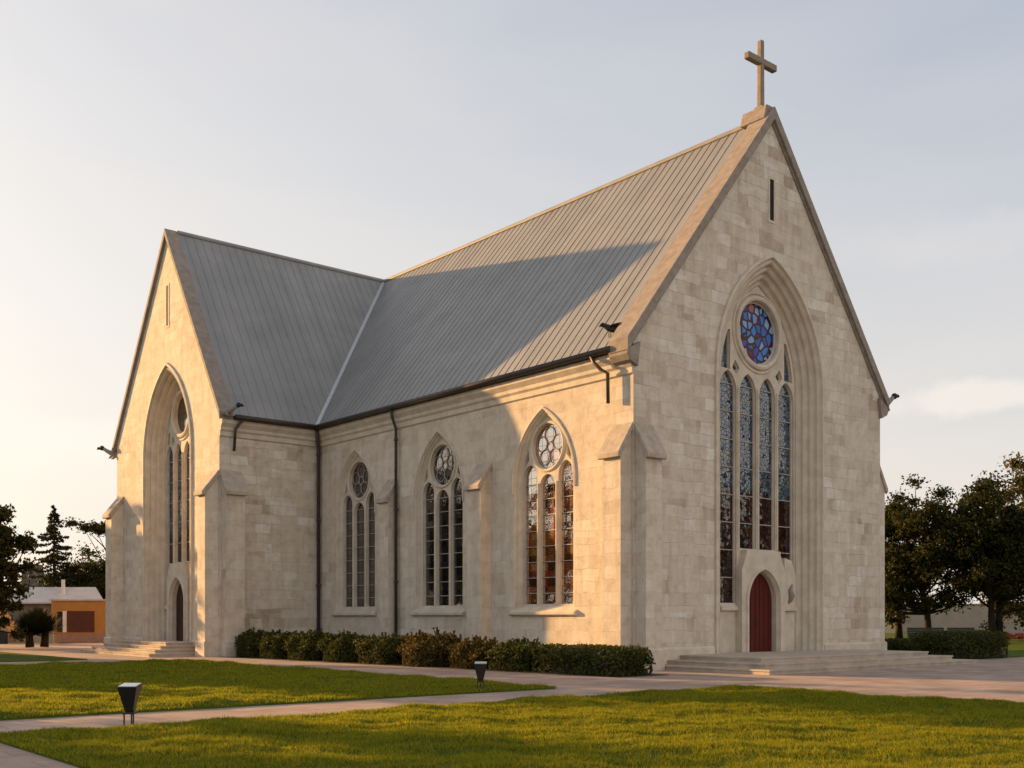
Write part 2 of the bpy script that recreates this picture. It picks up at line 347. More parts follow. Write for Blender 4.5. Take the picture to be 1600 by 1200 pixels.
def portal_glass():
    """figured stained glass: irregular pieces, reflected sky painted blue-grey above, dark reflection painted over deep red below, mirrored light on every piece"""
    m, nt, b = mat('stained_reflection_glass', (0.02, 0.02, 0.02), 0.06, 0, 0.9)
    b.inputs['IOR'].default_value = 1.55
    g = N(nt, 'ShaderNodeNewGeometry')
    v = N(nt, 'ShaderNodeTexVoronoi', feature='F1', inp={'Scale': 7.5, 'Randomness': 1.0}); L(nt, g, 'Position', v, 'Vector')
    e = N(nt, 'ShaderNodeTexVoronoi', feature='DISTANCE_TO_EDGE', inp={'Scale': 7.5, 'Randomness': 1.0}); L(nt, g, 'Position', e, 'Vector')
    sx = N(nt, 'ShaderNodeSeparateColor'); L(nt, v, 'Color', sx, 'Color')
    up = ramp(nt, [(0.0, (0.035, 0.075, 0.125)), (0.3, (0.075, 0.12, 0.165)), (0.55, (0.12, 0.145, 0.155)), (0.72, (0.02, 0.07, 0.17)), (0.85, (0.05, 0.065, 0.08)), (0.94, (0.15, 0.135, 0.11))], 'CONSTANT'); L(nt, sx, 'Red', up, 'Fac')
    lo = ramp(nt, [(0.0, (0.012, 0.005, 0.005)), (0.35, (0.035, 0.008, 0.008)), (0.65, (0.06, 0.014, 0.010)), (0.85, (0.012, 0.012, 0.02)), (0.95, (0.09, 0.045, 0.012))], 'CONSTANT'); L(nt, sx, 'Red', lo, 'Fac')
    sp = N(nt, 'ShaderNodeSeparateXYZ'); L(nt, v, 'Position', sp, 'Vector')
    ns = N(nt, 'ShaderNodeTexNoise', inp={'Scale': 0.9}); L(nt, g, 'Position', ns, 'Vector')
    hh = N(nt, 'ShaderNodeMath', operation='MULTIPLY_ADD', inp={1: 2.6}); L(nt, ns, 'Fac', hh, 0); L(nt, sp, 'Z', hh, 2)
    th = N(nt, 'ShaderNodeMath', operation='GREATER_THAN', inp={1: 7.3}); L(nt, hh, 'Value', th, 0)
    mx = mix(nt, 'MIX'); L(nt, th, 'Value', mx, 'Fac'); L(nt, lo, 'Color', mx, 'Color1'); L(nt, up, 'Color', mx, 'Color2')  # height split paints the reflection: sky above, dark below with a red tint
    lt = N(nt, 'ShaderNodeMath', operation='LESS_THAN', inp={1: 0.06}); L(nt, e, 'Distance', lt, 0)
    m2 = mix(nt, 'MIX'); L(nt, lt, 'Value', m2, 'Fac'); L(nt, mx, 'Color', m2, 'Color1'); m2.inputs['Color2'].default_value = (0.012, 0.011, 0.011, 1); L(nt, m2, 'Color', b, 'Base Color')
    rr = N(nt, 'ShaderNodeMapRange', inp={'To Min': 0.05, 'To Max': 0.5}); L(nt, lt, 'Value', rr, 'Value'); L(nt, rr, 'Result', b, 'Roughness')
    sl = N(nt, 'ShaderNodeMapRange', inp={'To Min': 0.9, 'To Max': 0.03}); L(nt, lt, 'Value', sl, 'Value'); L(nt, sl, 'Result', b, 'Specular IOR Level')
    su = N(nt, 'ShaderNodeVectorMath', operation='SUBTRACT', inp={1: (0.5, 0.5, 0.5)}); L(nt, v, 'Color', su, 0)
    ss = N(nt, 'ShaderNodeVectorMath', operation='SCALE', inp={'Scale': 0.05}); L(nt, su, 'Vector', ss, 0)
    ad = N(nt, 'ShaderNodeVectorMath', operation='ADD'); L(nt, g, 'Normal', ad, 0); L(nt, ss, 'Vector', ad, 1)
    nm = N(nt, 'ShaderNodeVectorMath', operation='NORMALIZE'); L(nt, ad, 'Vector', nm, 0); L(nt, nm, 'Vector', b, 'Normal')
    return m
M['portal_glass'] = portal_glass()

def rose_mat():
    m, nt, b = mat('stained_rose_glass', (0.05, 0.1, 0.3), 0.22, 0, 0.15)
    g = N(nt, 'ShaderNodeNewGeometry')
    v = N(nt, 'ShaderNodeTexVoronoi', feature='F1', inp={'Scale': 3.1, 'Randomness': 0.9}); L(nt, g, 'Position', v, 'Vector')
    sx = N(nt, 'ShaderNodeSeparateColor'); L(nt, v, 'Color', sx, 'Color')
    r = ramp(nt, [(0.0, (0.02, 0.13, 0.52)), (0.22, (0.03, 0.22, 0.66)), (0.42, (0.14, 0.30, 0.66)), (0.56, (0.05, 0.07, 0.42)), (0.66, (0.14, 0.012, 0.02)), (0.74, (0.20, 0.38, 0.66)), (0.86, (0.02, 0.16, 0.56)), (0.95, (0.34, 0.10, 0.10))], 'CONSTANT')
    L(nt, sx, 'Red', r, 'Fac')
    e = N(nt, 'ShaderNodeTexVoronoi', feature='DISTANCE_TO_EDGE', inp={'Scale': 3.1, 'Randomness': 0.9}); L(nt, g, 'Position', e, 'Vector')
    lt = N(nt, 'ShaderNodeMath', operation='LESS_THAN', inp={1: 0.13}); L(nt, e, 'Distance', lt, 0)
    mx = mix(nt, 'MIX'); L(nt, lt, 'Value', mx, 'Fac'); L(nt, r, 'Color', mx, 'Color1'); mx.inputs['Color2'].default_value = (0.05, 0.008, 0.012, 1)
    L(nt, mx, 'Color', b, 'Base Color')
    su = N(nt, 'ShaderNodeVectorMath', operation='SUBTRACT', inp={1: (0.5, 0.5, 0.5)}); L(nt, v, 'Color', su, 0)
    ss = N(nt, 'ShaderNodeVectorMath', operation='SCALE', inp={'Scale': 0.12}); L(nt, su, 'Vector', ss, 0)
    ad = N(nt, 'ShaderNodeVectorMath', operation='ADD'); L(nt, g, 'Normal', ad, 0); L(nt, ss, 'Vector', ad, 1)
    nm = N(nt, 'ShaderNodeVectorMath', operation='NORMALIZE'); L(nt, ad, 'Vector', nm, 0); L(nt, nm, 'Vector', b, 'Normal')
    return m
M['rose'] = rose_mat()

M['side_door'] = varied('dark_brown_door', (0.045, 0.018, 0.012), 0.6, 0.25, 6, 0.1)
def door_mat():
    m, nt, b = mat('red_brown_door', (0.10, 0.02, 0.015), 0.6, 0, 0.2)
    g = N(nt, 'ShaderNodeNewGeometry')
    mp = N(nt, 'ShaderNodeMapping', inp={'Scale': (9, 9, 0.5)}); L(nt, g, 'Position', mp, 'Vector')
    n = N(nt, 'ShaderNodeTexNoise', inp={'Scale': 2.0, 'Detail': 5.0}); L(nt, mp, 'Vector', n, 'Vector')
    r = ramp(nt, [(0.3, (0.070, 0.009, 0.006)), (0.7, (0.115, 0.017, 0.012))]); L(nt, n, 'Fac', r, 'Fac'); L(nt, r, 'Color', b, 'Base Color')
    return m
M['door'] = door_mat()

def leaf_mat(name, a, c, trans=0.35):
    m, nt, b = mat(name, a, 0.7, 0, 0.15)
    g = N(nt, 'ShaderNodeNewGeometry')
    r = ramp(nt, [(0.0, a), (1.0, c)]); L(nt, g, 'Random Per Island', r, 'Fac'); L(nt, r, 'Color', b, 'Base Color')
    t = N(nt, 'ShaderNodeBsdfTranslucent'); L(nt, r, 'Color', t, 'Color')
    ms = N(nt, 'ShaderNodeMixShader', inp={'Fac': trans}); o = nt.nodes['Material Output']
    L(nt, b, 'BSDF', ms, 1); L(nt, t, 'BSDF', ms, 2); L(nt, ms, 'Shader', o, 'Surface')
    return m
M['leaf'] = leaf_mat('tree_leaf', (0.020, 0.026, 0.007), (0.070, 0.066, 0.014))
M['leaf2'] = leaf_mat('olive_tree_leaf', (0.045, 0.045, 0.010), (0.19, 0.14, 0.025))
M['needle'] = leaf_mat('conifer_needle', (0.022, 0.026, 0.010), (0.055, 0.050, 0.016), 0.2)
M['hedge'] = leaf_mat('hedge_leaf', (0.024, 0.034, 0.008), (0.095, 0.095, 0.018), 0.25)
M['rust'] = leaf_mat('rust_tipped_leaf', (0.040, 0.040, 0.010), (0.145, 0.095, 0.022), 0.3)
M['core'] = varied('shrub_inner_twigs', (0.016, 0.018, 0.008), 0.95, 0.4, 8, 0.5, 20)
M['grass'] = leaf_mat('grass_blade', (0.058, 0.118, 0.008), (0.40, 0.34, 0.018), 0.5)
M['spike'] = leaf_mat('yucca_blade', (0.018, 0.022, 0.008), (0.04, 0.045, 0.015), 0.15)
M['flower'] = leaf_mat('red_flower', (0.14, 0.012, 0.012), (0.26, 0.04, 0.03), 0.3)

def lawn_mat():
    m, nt, b = mat('lawn_turf', (0.06, 0.08, 0.015), 0.95, 0, 0.1)
    g = N(nt, 'ShaderNodeNewGeometry')
    n = N(nt, 'ShaderNodeTexNoise', inp={'Scale': 0.9, 'Detail': 9.0, 'Roughness': 0.7}); L(nt, g, 'Position', n, 'Vector')
    r = ramp(nt, [(0.3, (0.050, 0.078, 0.008)), (0.55, (0.085, 0.118, 0.012)), (0.75, (0.125, 0.130, 0.018))]); L(nt, n, 'Fac', r, 'Fac'); L(nt, r, 'Color', b, 'Base Color')
    n2 = N(nt, 'ShaderNodeTexNoise', inp={'Scale': 30, 'Detail': 6.0, 'Roughness': 0.7}); L(nt, g, 'Position', n2, 'Vector')
    bp = N(nt, 'ShaderNodeBump', inp={'Strength': 0.8, 'Distance': 0.06}); L(nt, n2, 'Fac', bp, 'Height'); L(nt, bp, 'Normal', b, 'Normal')
    return m
M['lawn'] = lawn_mat()

def paving_mat():
    m, nt, b = mat('paving_slabs', (0.4, 0.33, 0.29), 0.85, 0, 0.25)
    g = N(nt, 'ShaderNodeNewGeometry')
    br = N(nt, 'ShaderNodeTexBrick', offset=0.5, inp={'Color1': (0, 0, 0, 1), 'Color2': (1, 1, 1, 1), 'Mortar': (0.5, 0.5, 0.5, 1), 'Scale': 1.0,
           'Mortar Size': 0.012, 'Mortar Smooth': 0.3, 'Brick Width': 0.9, 'Row Height': 0.6}); L(nt, g, 'Position', br, 'Vector')
    r = ramp(nt, [(0.0, (0.345, 0.250, 0.200)), (0.5, (0.395, 0.290, 0.232)), (1.0, (0.440, 0.330, 0.268))]); L(nt, br, 'Color', r, 'Fac')
    n = N(nt, 'ShaderNodeTexNoise', inp={'Scale': 0.7, 'Detail': 9.0, 'Roughness': 0.7}); L(nt, g, 'Position', n, 'Vector')
    r2 = ramp(nt, [(0.3, (0.70, 0.69, 0.68)), (0.6, (1.06, 1.06, 1.06))]); L(nt, n, 'Fac', r2, 'Fac')
    mm = mix(nt, 'MULTIPLY', 1.0); L(nt, r, 'Color', mm, 'Color1'); L(nt, r2, 'Color', mm, 'Color2')
    mj = mix(nt, 'MIX'); jf = N(nt, 'ShaderNodeMath', operation='MULTIPLY', inp={1: 0.8}); L(nt, br, 'Fac', jf, 0); L(nt, jf, 'Value', mj, 'Fac')
    L(nt, mm, 'Color', mj, 'Color1'); mj.inputs['Color2'].default_value = (0.19, 0.155, 0.13, 1); L(nt, mj, 'Color', b, 'Base Color')
    n3 = N(nt, 'ShaderNodeTexNoise', inp={'Scale': 25, 'Detail': 6.0}); L(nt, g, 'Position', n3, 'Vector')
    h = N(nt, 'ShaderNodeMath', operation='SUBTRACT'); L(nt, n3, 'Fac', h, 0); L(nt, br, 'Fac', h, 1)
    bp = N(nt, 'ShaderNodeBump', inp={'Strength': 0.3, 'Distance': 0.01}); L(nt, h, 'Value', bp, 'Height'); L(nt, bp, 'Normal', b, 'Normal')
    return m
M['paving'] = paving_mat()
M['ground'] = varied('dry_ground', (0.085, 0.09, 0.035), 0.95, 0.4, 0.15, 0.4, 10)

# ------------------------------------------------------------------ ground, paving, lawns
S = MB().add([(-2500, -2500, -0.03), (2500, -2500, -0.03), (2500, 2500, -0.03), (-2500, 2500, -0.03)], [(0, 1, 2, 3)]).build('ground', M['ground']); tag(S, kind='structure')
S = MB().add([(-30, -32, 0), (26, -32, 0), (26, 50, 0), (-30, 50, 0)], [(0, 1, 2, 3)]).build('pavement', M['paving']); tag(S, kind='structure')

def relief(x, y):
    """gentle unevenness of the turf"""
    r = (0.030 * np.sin(x * 1.9 + 1.7 * np.sin(y * 0.9)) + 0.026 * np.sin(y * 2.3 + x * 0.8 + 1.1 * np.sin(x * 1.3)) + 0.016 * np.sin(x * 5.1 - y * 3.7) + 0.012 * np.sin(y * 7.3 + x * 4.4 + np.sin(x * 3.0)))
    return r + 0.03
def lawn(x0, x1, y0, y1, z=0.045, cell=1.2):
    m = MB()
    nx = max(2, int((x1 - x0) / cell)); ny = max(2, int((y1 - y0) / cell))
    rnd = random.Random(int(x0 * 10 + y1))
    e = 0.05
    rows = []
    for j in range(ny + 1):
        row = []
        for i in range(nx + 1):
            x = x0 + (x1 - x0) * i / nx; y = y0 + (y1 - y0) * j / ny
            edge = i in (0, nx) or j in (0, ny)
            row.append((x, y, z if edge else z + float(relief(x, y))))
        rows.append(row)
    m.strip(rows)
    m.strip([[(x0 - e, y0 - e, 0.002), (x1 + e, y0 - e, 0.002), (x1 + e, y1 + e, 0.002), (x0 - e, y1 + e, 0.002)],
             [(x0, y0, z), (x1, y0, z), (x1, y1, z), (x0, y1, z)]], True)
    o = m.build('lawn', M['lawn'], smooth=False); tag(o, kind='structure')
LAWNS = [(-21.3, -4.9, -30.0, -8.0), (-29.8, -8.1, -5.1, 15.6), (-29.8, -10.6, 19.9, 33.0), (-29.8, -12.0, 37.5, 49.8), (18.9, 25.9, -2.6, 49)]
for k_, a in enumerate(LAWNS): lawn(*a, cell=0.25 if k_ < 2 else 1.2)
for a in [(-75, -30.2, -60, 75), (26.2, 80, -40, 75)]: lawn(*a)

def in_view(p, pad=0.06):
    d = p[:, :2] - np.array([EYE.x, EYE.y]); dep = d @ np.array([FWD.x, FWD.y]); r = d @ np.array([RGT.x, RGT.y])
    return (dep > 6) & (np.abs(r / np.maximum(dep, 1)) < 1.05 + pad), dep
def grass(x0, x1, y0, y1, dens, z, h, name_seed):
    rng = np.random.default_rng(name_seed)
    n = int((x1 - x0) * (y1 - y0) * dens)
    p = np.stack([rng.uniform(x0 - 0.05, x1 + 0.05, n), rng.uniform(y0 - 0.05, y1 + 0.05, n), np.full(n, z)], 1)
    ok, dep = in_view(p)
    keep = ok & (rng.random(n) < np.clip((22.0 / np.maximum(dep, 1)) ** 1.6, 0, 1))
    p = p[keep]; dep = dep[keep]; n = len(p)
    # tufts: height follows a slow wave so the turf looks uneven
    tuft = 0.85 + 0.22 * np.sin(p[:, 0] * 3.1 + 2 * np.sin(p[:, 1] * 1.7)) * np.sin(p[:, 1] * 4.3 + p[:, 0] * 1.6) + 0.15 * np.sin(p[:, 0] * 11 + 3 * np.sin(p[:, 1] * 7))
    inner = np.minimum(np.minimum(p[:, 0] - x0, x1 - p[:, 0]), np.minimum(p[:, 1] - y0, y1 - p[:, 1]))
    p[:, 2] += relief(p[:, 0], p[:, 1]) * np.clip(inner / 0.3, 0, 1) - 0.005
    hh = h * rng.uniform(0.4, 1.2, n) * tuft
    ang = rng.uniform(0, 2 * np.pi, n); wd = 0.0055 * np.clip(dep / 13, 1, 3.5)
    a = np.stack([np.cos(ang) * wd, np.sin(ang) * wd, np.zeros(n)], 1)
    lean = rng.normal(0, 0.45, (n, 2)) * hh[:, None]
    tip = p + np.concatenate([lean, hh[:, None]], 1)
    v = np.stack([p - a, p + a, tip], 1)
    o = fast_mesh('grass', v, 3, M['grass'])
    return tag(o, 'short green grass growing over the lawn', 'grass', kind='stuff')
gr = [grass(-21.32, -4.88, -22, -7.97, 3000, 0.04, 0.068, 1), grass(-29.8, -8.08, -5.12, 15.62, 1700, 0.04, 0.068, 2)]
gr[0]['label'] = 'short sunlit and shaded grass of the near lawn before the path'
gr[1]['label'] = 'short grass of the lawn between the diagonal path and the church'

# ------------------------------------------------------------------ the church
ZE = 10.8; W = 14.5; APX = 7.25; YR = 25.57; TX = -4.95; TY0 = 19.92; TY1 = 32.1; NY1 = 42.0
EZ, EX = 10.45, -0.35                        # eave line of the roof planes
RZ = 20.0
SL = (RZ - EZ) / (APX - EX)
church = empty('stone_church', (APX, 0, 0))
tag(church, 'large pale stone gothic church with steep grey roofs and a cross on its gable', 'church')
CH = church
def part(m, name, mt, parent=None, **k):
    o = m.build(name, M[mt] if isinstance(mt, str) else mt, None, **k)
    par = parent or CH
    o.parent = par
    o.matrix_parent_inverse = Matrix.Translation(-CH.location)
    if par is not CH: o.matrix_parent_inverse = Matrix.Identity(4)
    return o

# local frames of the three visible walls: u along the wall, v up, d into the building
def F_front(u, v, d): return (u, d, v)
def F_side(u, v, d): return (d, u, v)
def F_tran(u, v, d): return (TX + d, u, v)
def F_tside(u, v, d): return (u, TY0 + d, v)

def arch(cx, wd, z0, zs, Rr, i=0.0, n=14):
    c = Rr - wd; r = Rr - i
    a1 = math.acos(max(-1, min(1, -c / r)))
    left = [(cx + c + r * math.cos(math.pi + (a1 - math.pi) * k / n), zs + r * math.sin(math.pi + (a1 - math.pi) * k / n)) for k in range(n + 1)]
    right = [(2 * cx - x, z) for x, z in left[:-1]][::-1]
    return [(cx - wd + i, z0)] + left + right + [(cx + wd - i, z0)]
def circle(cx, cz, r, n=32): return [(cx + r * math.cos(2*math.pi*k/n), cz + r * math.sin(2*math.pi*k/n)) for k in range(n)]
def light(cx, hw, z0, zs, rise, n=6):
    Rr = (rise * rise + hw * hw) / (2 * hw)
    return arch(cx, hw, z0, zs, max(Rr, hw * 1.001), 0, n)
def moulding(m, fn, cx, wd, z0, zs, Rr, prof):
    m.strip([[fn(u, v, d) for u, v in arch(cx, wd, z0, zs, Rr, i)] for i, d in prof])
def rise_R(wd, h): return (h * h + wd * wd) / (2 * wd)
def ring(m, fn, cx, cz, r, tr, d, n=36, ns=8):
    rows = []
    for k in range(n + 1):
        a = 2 * math.pi * k / n
        rows.append([fn(cx + (r + tr * math.cos(2*math.pi*q/ns)) * math.cos(a), cz + (r + tr * math.cos(2*math.pi*q/ns)) * math.sin(a), d + tr * math.sin(2*math.pi*q/ns)) for q in range(ns)])
    m.strip(rows, True)

# --- walls
FR = dict(cx=APX, wd=3.05, z0=0.03, zs=10.3, Rr=rise_R(3.05, 4.5))
TR = dict(cx=YR, wd=2.72, z0=0.03, zs=9.4, Rr=rise_R(2.72, 4.2))
WIN = [4.38, 10.65, 16.85]
NW = 1.6; NZ0 = 1.95; NZS = 6.45; NR = rise_R(1.6, 2.6)
m = MB(); m.prism([(0, 0), (W, 0), (W, RZ - 0.05 - 1.2566 * APX), (APX, RZ - 0.05), (0, RZ - 0.05 - 1.2566 * APX)], F_front, 0, None, [arch(**FR)[::-1]])
part(m, 'gable_wall', 'ashlar')
m = MB(); m.prism([(TY0, 0), (TY1, 0), (TY1, RZ - 0.06 - 1.387 * (TY1 - YR)), (YR, RZ - 0.06), (TY0, RZ - 0.06 - 1.5917 * (YR - TY0))], F_tran, 0, None, [arch(**TR)[::-1]])
part(m, 'gable_wall', 'ashlar_soft')
m = MB(); m.prism([(0, 0), (TY0, 0), (TY0, ZE), (0, ZE)], F_side, 0, None, [arch(c, NW, NZ0, NZS, NR)[::-1] for c in WIN])
part(m, 'side_wall', 'ashlar_soft')
m = MB(); m.prism([(TX, 0), (0, 0), (0, ZE), (TX, ZE)], F_tside, 0, None)
part(m, 'side_wall', 'ashlar')
m = MB()
m.add([(W, 0, 0), (W, NY1, 0), (W, NY1, ZE), (W, 0, ZE)], [(0, 1, 2, 3)])
m.add([(0, NY1, 0), (W, NY1, 0), (W, NY1, ZE), (APX, NY1, 19.8), (0, NY1, ZE)], [(0, 1, 2, 3, 4)])
m.add([(0, TY1, 0), (0, NY1, 0), (0, NY1, ZE), (0, TY1, ZE)], [(0, 1, 2, 3)])
m.add([(TX, TY1, 0), (0, TY1, 0), (0, TY1, ZE), (TX, TY1, ZE)], [(0, 1, 2, 3)])
part(m, 'rear_wall', 'ashlar')

# --- plinths (butted round the openings)
def plinth(fn, segs, h=0.72, d=0.07):
    for a, b in segs:
        m = MB()
        P = [(-d, 0), (-d, h - 0.07), (-d * 0.1, h)]
        m.strip([[fn(a, z, q) for q, z in P], [fn(b, z, q) for q, z in P]])
        for u in (a, b): m.add([fn(u, 0, -d), fn(u, h - 0.07, -d), fn(u, h, 0), fn(u, 0, 0)], [(0, 1, 2, 3)])
        part(m, 'plinth', 'trim')
plinth(F_front, [(0.9, APX - 3.25), (APX + 3.25, W)])
plinth(F_side, [(0.95, 7.2), (8.2, 13.5), (14.35, TY0)])
plinth(F_tran, [(TY0 + 0.95, YR - 2.9), (YR + 2.9, TY1 - 0.95)])
plinth(F_tside, [(TX + 1.0, -0.1)])

# --- buttresses: pier with a weathered sloping cap, fn gives the wall frame
def buttress(fn, a, b, proj=0.5, ztop=8.05, drop=0.85, base=True):
    """a..b along the wall; stands proud of it by proj"""
    m = MB()
    e = -0.004
    P = [(0.02, 0), (-proj, 0), (-proj, ztop - drop - 0.1), (0.02, ztop - 0.15)]
    m.add([fn(a, z, d) for d, z in P] + [fn(b, z, d) for d, z in P], [(0, 1, 2, 3), (7, 6, 5, 4), (0, 4, 5, 1), (1, 5, 6, 2), (2, 6, 7, 3)])
    if base:
        q = proj + 0.07; A = a - 0.07; B = b + 0.07
        P = [(0.02, 0), (-q, 0), (-q, 0.65), (-proj - 0.005, 0.72), (0.02, 0.72)]
        m.add([fn(A, z, d) for d, z in P] + [fn(B, z, d) for d, z in P], [(0, 1, 2, 3, 4), (9, 8, 7, 6, 5)] + [(i, (i+1) % 5, 5+(i+1) % 5, 5+i) for i in range(5)])
    o = part(m, 'buttress', 'ashlar_soft')
    c = MB(); ov = 0.07; t = 0.16
    s = drop / proj; x = proj + 0.16
    zt = ztop; zb = zt - s * x * 0.93
    P = [(0.02, zt), (-x, zb), (-x, zb - t), (-x + 0.10, zb - t - 0.02), (0.02, zt - t * 1.5)]
    c.add([fn(a - ov, z, d) for d, z in P] + [fn(b + ov, z, d) for d, z in P], [(0, 1, 2, 3, 4), (9, 8, 7, 6, 5)] + [(i, (i+1) % 5, 5+(i+1) % 5, 5+i) for i in range(5)])
    part(c, 'buttress_cap', 'pier_cap', o, bevel=0.02)
    return o
def F_right(u, v, d): return (W - d, u, v)
def F_tback(u, v, d): return (u, TY1 - d, v)
buttress(F_side, 0.09, 0.92, 0.5)                   # front left corner, on the nave wall
buttress(F_front, 0.09, 0.85, 0.46)                 # front left corner, on the facade
buttress(F_right, 0.09, 0.92, 0.5)                  # right of the facade
buttress(F_side, 7.3, 8.12, 0.5, 7.55, 0.75)
buttress(F_side, 13.60, 14.25, 0.42, 7.55, 0.7)
buttress(F_tran, TY0 + 0.09, TY0 + 0.85, 0.62, 8.15, 0.85)
buttress(F_tside, TX + 0.09, TX + 0.95, 0.5, 8.15, 0.8)
buttress(F_tran, TY1 - 0.9, TY1 - 0.09, 0.62, 7.95, 0.85)
buttress(F_tback, TX + 0.09, TX + 0.95, 0.5, 7.95, 0.8)

# --- roofs with standing seams
def nz(x): return EZ + SL * (x - EX)
TSL = (RZ - EZ) / (YR - (TY0 + EX))
T2 = TY1 - EX
TSL2 = (RZ - EZ) / (T2 - YR)
VY0 = TY0 + EX
GY = 0.55                                           # the roof starts behind the coping
m = MB()
def zoff(pts, d=0.0): return [(x, y, z + d) for x, y, z in pts]
m.add([(EX, GY, EZ), (EX, VY0, EZ), (APX, YR, RZ), (APX, GY, RZ)], [(0, 1, 2, 3)])
m.add([(EX, T2, EZ), (EX, NY1 + 0.2, EZ), (APX, NY1 + 0.2, RZ), (APX, YR, RZ)], [(0, 1, 2, 3)])
XE = 2 * APX - EX
m.add([(APX, GY, RZ), (XE, GY, EZ), (XE, NY1 + 0.2, EZ), (APX, NY1 + 0.2, RZ)], [(0, 1, 2, 3)])
nl = Vector((-SL, 0, 1)).normalized()
k = 0; y = GY + 0.5
rnd = random.Random(4)
while y < YR - 0.2:
    x0 = EX if y < VY0 else EX + (y - VY0) / (YR - VY0) * (APX - EX) + 0.12
    p = Vector((x0, y, nz(x0))) + nl * 0.01; q = Vector((APX, y, RZ)) + nl * 0.01
    m.bar(p, q, 0.020, 0.016, nl); y += 0.43
y = GY + 0.5
while y < NY1:
    p = Vector((XE, y, EZ)) + Vector((SL, 0, 1)).normalized() * 0.02; q = Vector((APX, y, RZ)) + Vector((SL, 0, 1)).normalized() * 0.02
    m.bar(p, q, 0.034, 0.075, Vector((SL, 0, 1)).normalized()); y += 0.86
roofN = part(m, 'roof', 'roof')
m = MB(); m.tube([(APX, GY, RZ + 0.03), (APX, NY1 + 0.2, RZ + 0.03)], 0.11, 10)
part(m, 'ridge_cap', 'roof', roofN)
m = MB()
TX0 = TX + 0.45
m.add([(TX0, VY0, EZ), (EX, VY0, EZ), (APX, YR, RZ), (TX0, YR, RZ)], [(0, 1, 2, 3)])
m.add([(TX0, T2, EZ), (EX, T2, EZ), (APX, YR, RZ), (TX0, YR, RZ)], [(0, 1, 2, 3)])
tl = Vector((0, -TSL, 1)).normalized()
x = TX0 + 0.4
while x < APX - 0.2:
    y0 = VY0 if x < EX else VY0 + (x - EX) / (APX - EX) * (YR - VY0) + 0.10
    p = Vector((x, y0, EZ + TSL * (y0 - VY0))) + tl * 0.01; q = Vector((x, YR, RZ)) + tl * 0.01
    m.bar(p, q, 0.020, 0.016, tl); x += 0.43
roofT = part(m, 'roof', 'roof')
m = MB(); m.tube([(TX0, YR, RZ + 0.03), (APX - 0.05, YR, RZ + 0.03)], 0.11, 10)
part(m, 'ridge_cap', 'roof', roofT)
m = MB()
vn = (nl + tl).normalized() * 0.05
m.bar(Vector((EX, VY0, EZ)) + vn, Vector((APX, YR, RZ)) + vn, 0.17, 0.05, vn)
part(m, 'valley_flashing', 'flash', roofN)

# --- copings of the two gables
def coping(fn, pk, half_a, half_b, slope_a, slope_b, d0, d1, mt='cap', up=0.32, th=0.46, lip=0.12, kneel=True):
    """inverted V along the gable; slopes in metres per metre"""
    def zz(u): return RZ + up - (slope_a if u < pk else slope_b) * abs(u - pk)
    ua = pk - half_a; ub = pk + half_b
    outer = [(ua, zz(ua)), (pk, RZ + up), (ub, zz(ub))]
    inner = [(ub, zz(ub) - th), (pk, RZ + up - th), (ua, zz(ua) - th)]
    m = MB(); m.prism(outer + inner, fn, d0, d1)
    # moulded band under the lip
    outer2 = [(ua + 0.05, zz(ua + 0.05) - th + 0.01), (pk, RZ + up - th + 0.01), (ub - 0.05, zz(ub - 0.05) - th + 0.01)]
    inner2 = [(ub - 0.18, zz(ub - 0.18) - th - lip), (pk, RZ + up - th - lip), (ua + 0.18, zz(ua + 0.18) - th - lip)]
    m.prism(outer2 + inner2, fn, d0 + 0.10, 0.02)
    # kneelers
    for u, s in ((ua, 1), (ub, -1)):
        z = zz(u) - th
        if not kneel: continue
        m.prism([(u, z + 0.05), (u, z - 0.08), (u + s * 0.12, z - 0.26), (u + s * 0.5, z - 0.42), (u + s * 0.62, z + 0.4)], fn, d0 + 0.03, d1 - 0.03)
    return part(m, 'coping', mt, bevel=0.015)
coping(F_front, APX, APX + 0.42, APX + 0.42, SL, SL, -0.17, 0.72)
coping(F_tran, YR, YR - TY0 + 0.30, TY1 - YR + 0.42, TSL, TSL2, -0.14, 0.5, 'cap', 0.10, 0.34, 0.10, False)

# apex saddle block and cross
m = MB()
m.prism([(APX - 0.42, RZ - 0.15), (APX - 0.26, RZ + 0.38), (APX + 0.26, RZ + 0.38), (APX + 0.42, RZ - 0.15)], F_front, 0.0, 1.1)
m.box((APX - 0.16, 0.28, RZ + 0.36), (APX + 0.16, 0.66, RZ + 0.5))
cr = part(m, 'cross', 'cap', bevel=0.02)
m = MB()
y0, y1 = 0.37, 0.57
m.hexa([(APX-0.11,y0,RZ+.5),(APX+0.11,y0,RZ+.5),(APX+0.11,y1,RZ+.5),(APX-0.11,y1,RZ+.5)], [(APX-0.09,y0,22.95),(APX+0.09,y0,22.95),(APX+0.09,y1,22.95),(APX-0.09,y1,22.95)])
part(m, 'cross_shaft', 'cross', cr, bevel=0.03)
m = MB(); m.box((APX - 0.84, 0.355, 22.04), (APX + 0.84, 0.585, 22.28))
part(m, 'cross_arm', 'cross', cr, bevel=0.03)

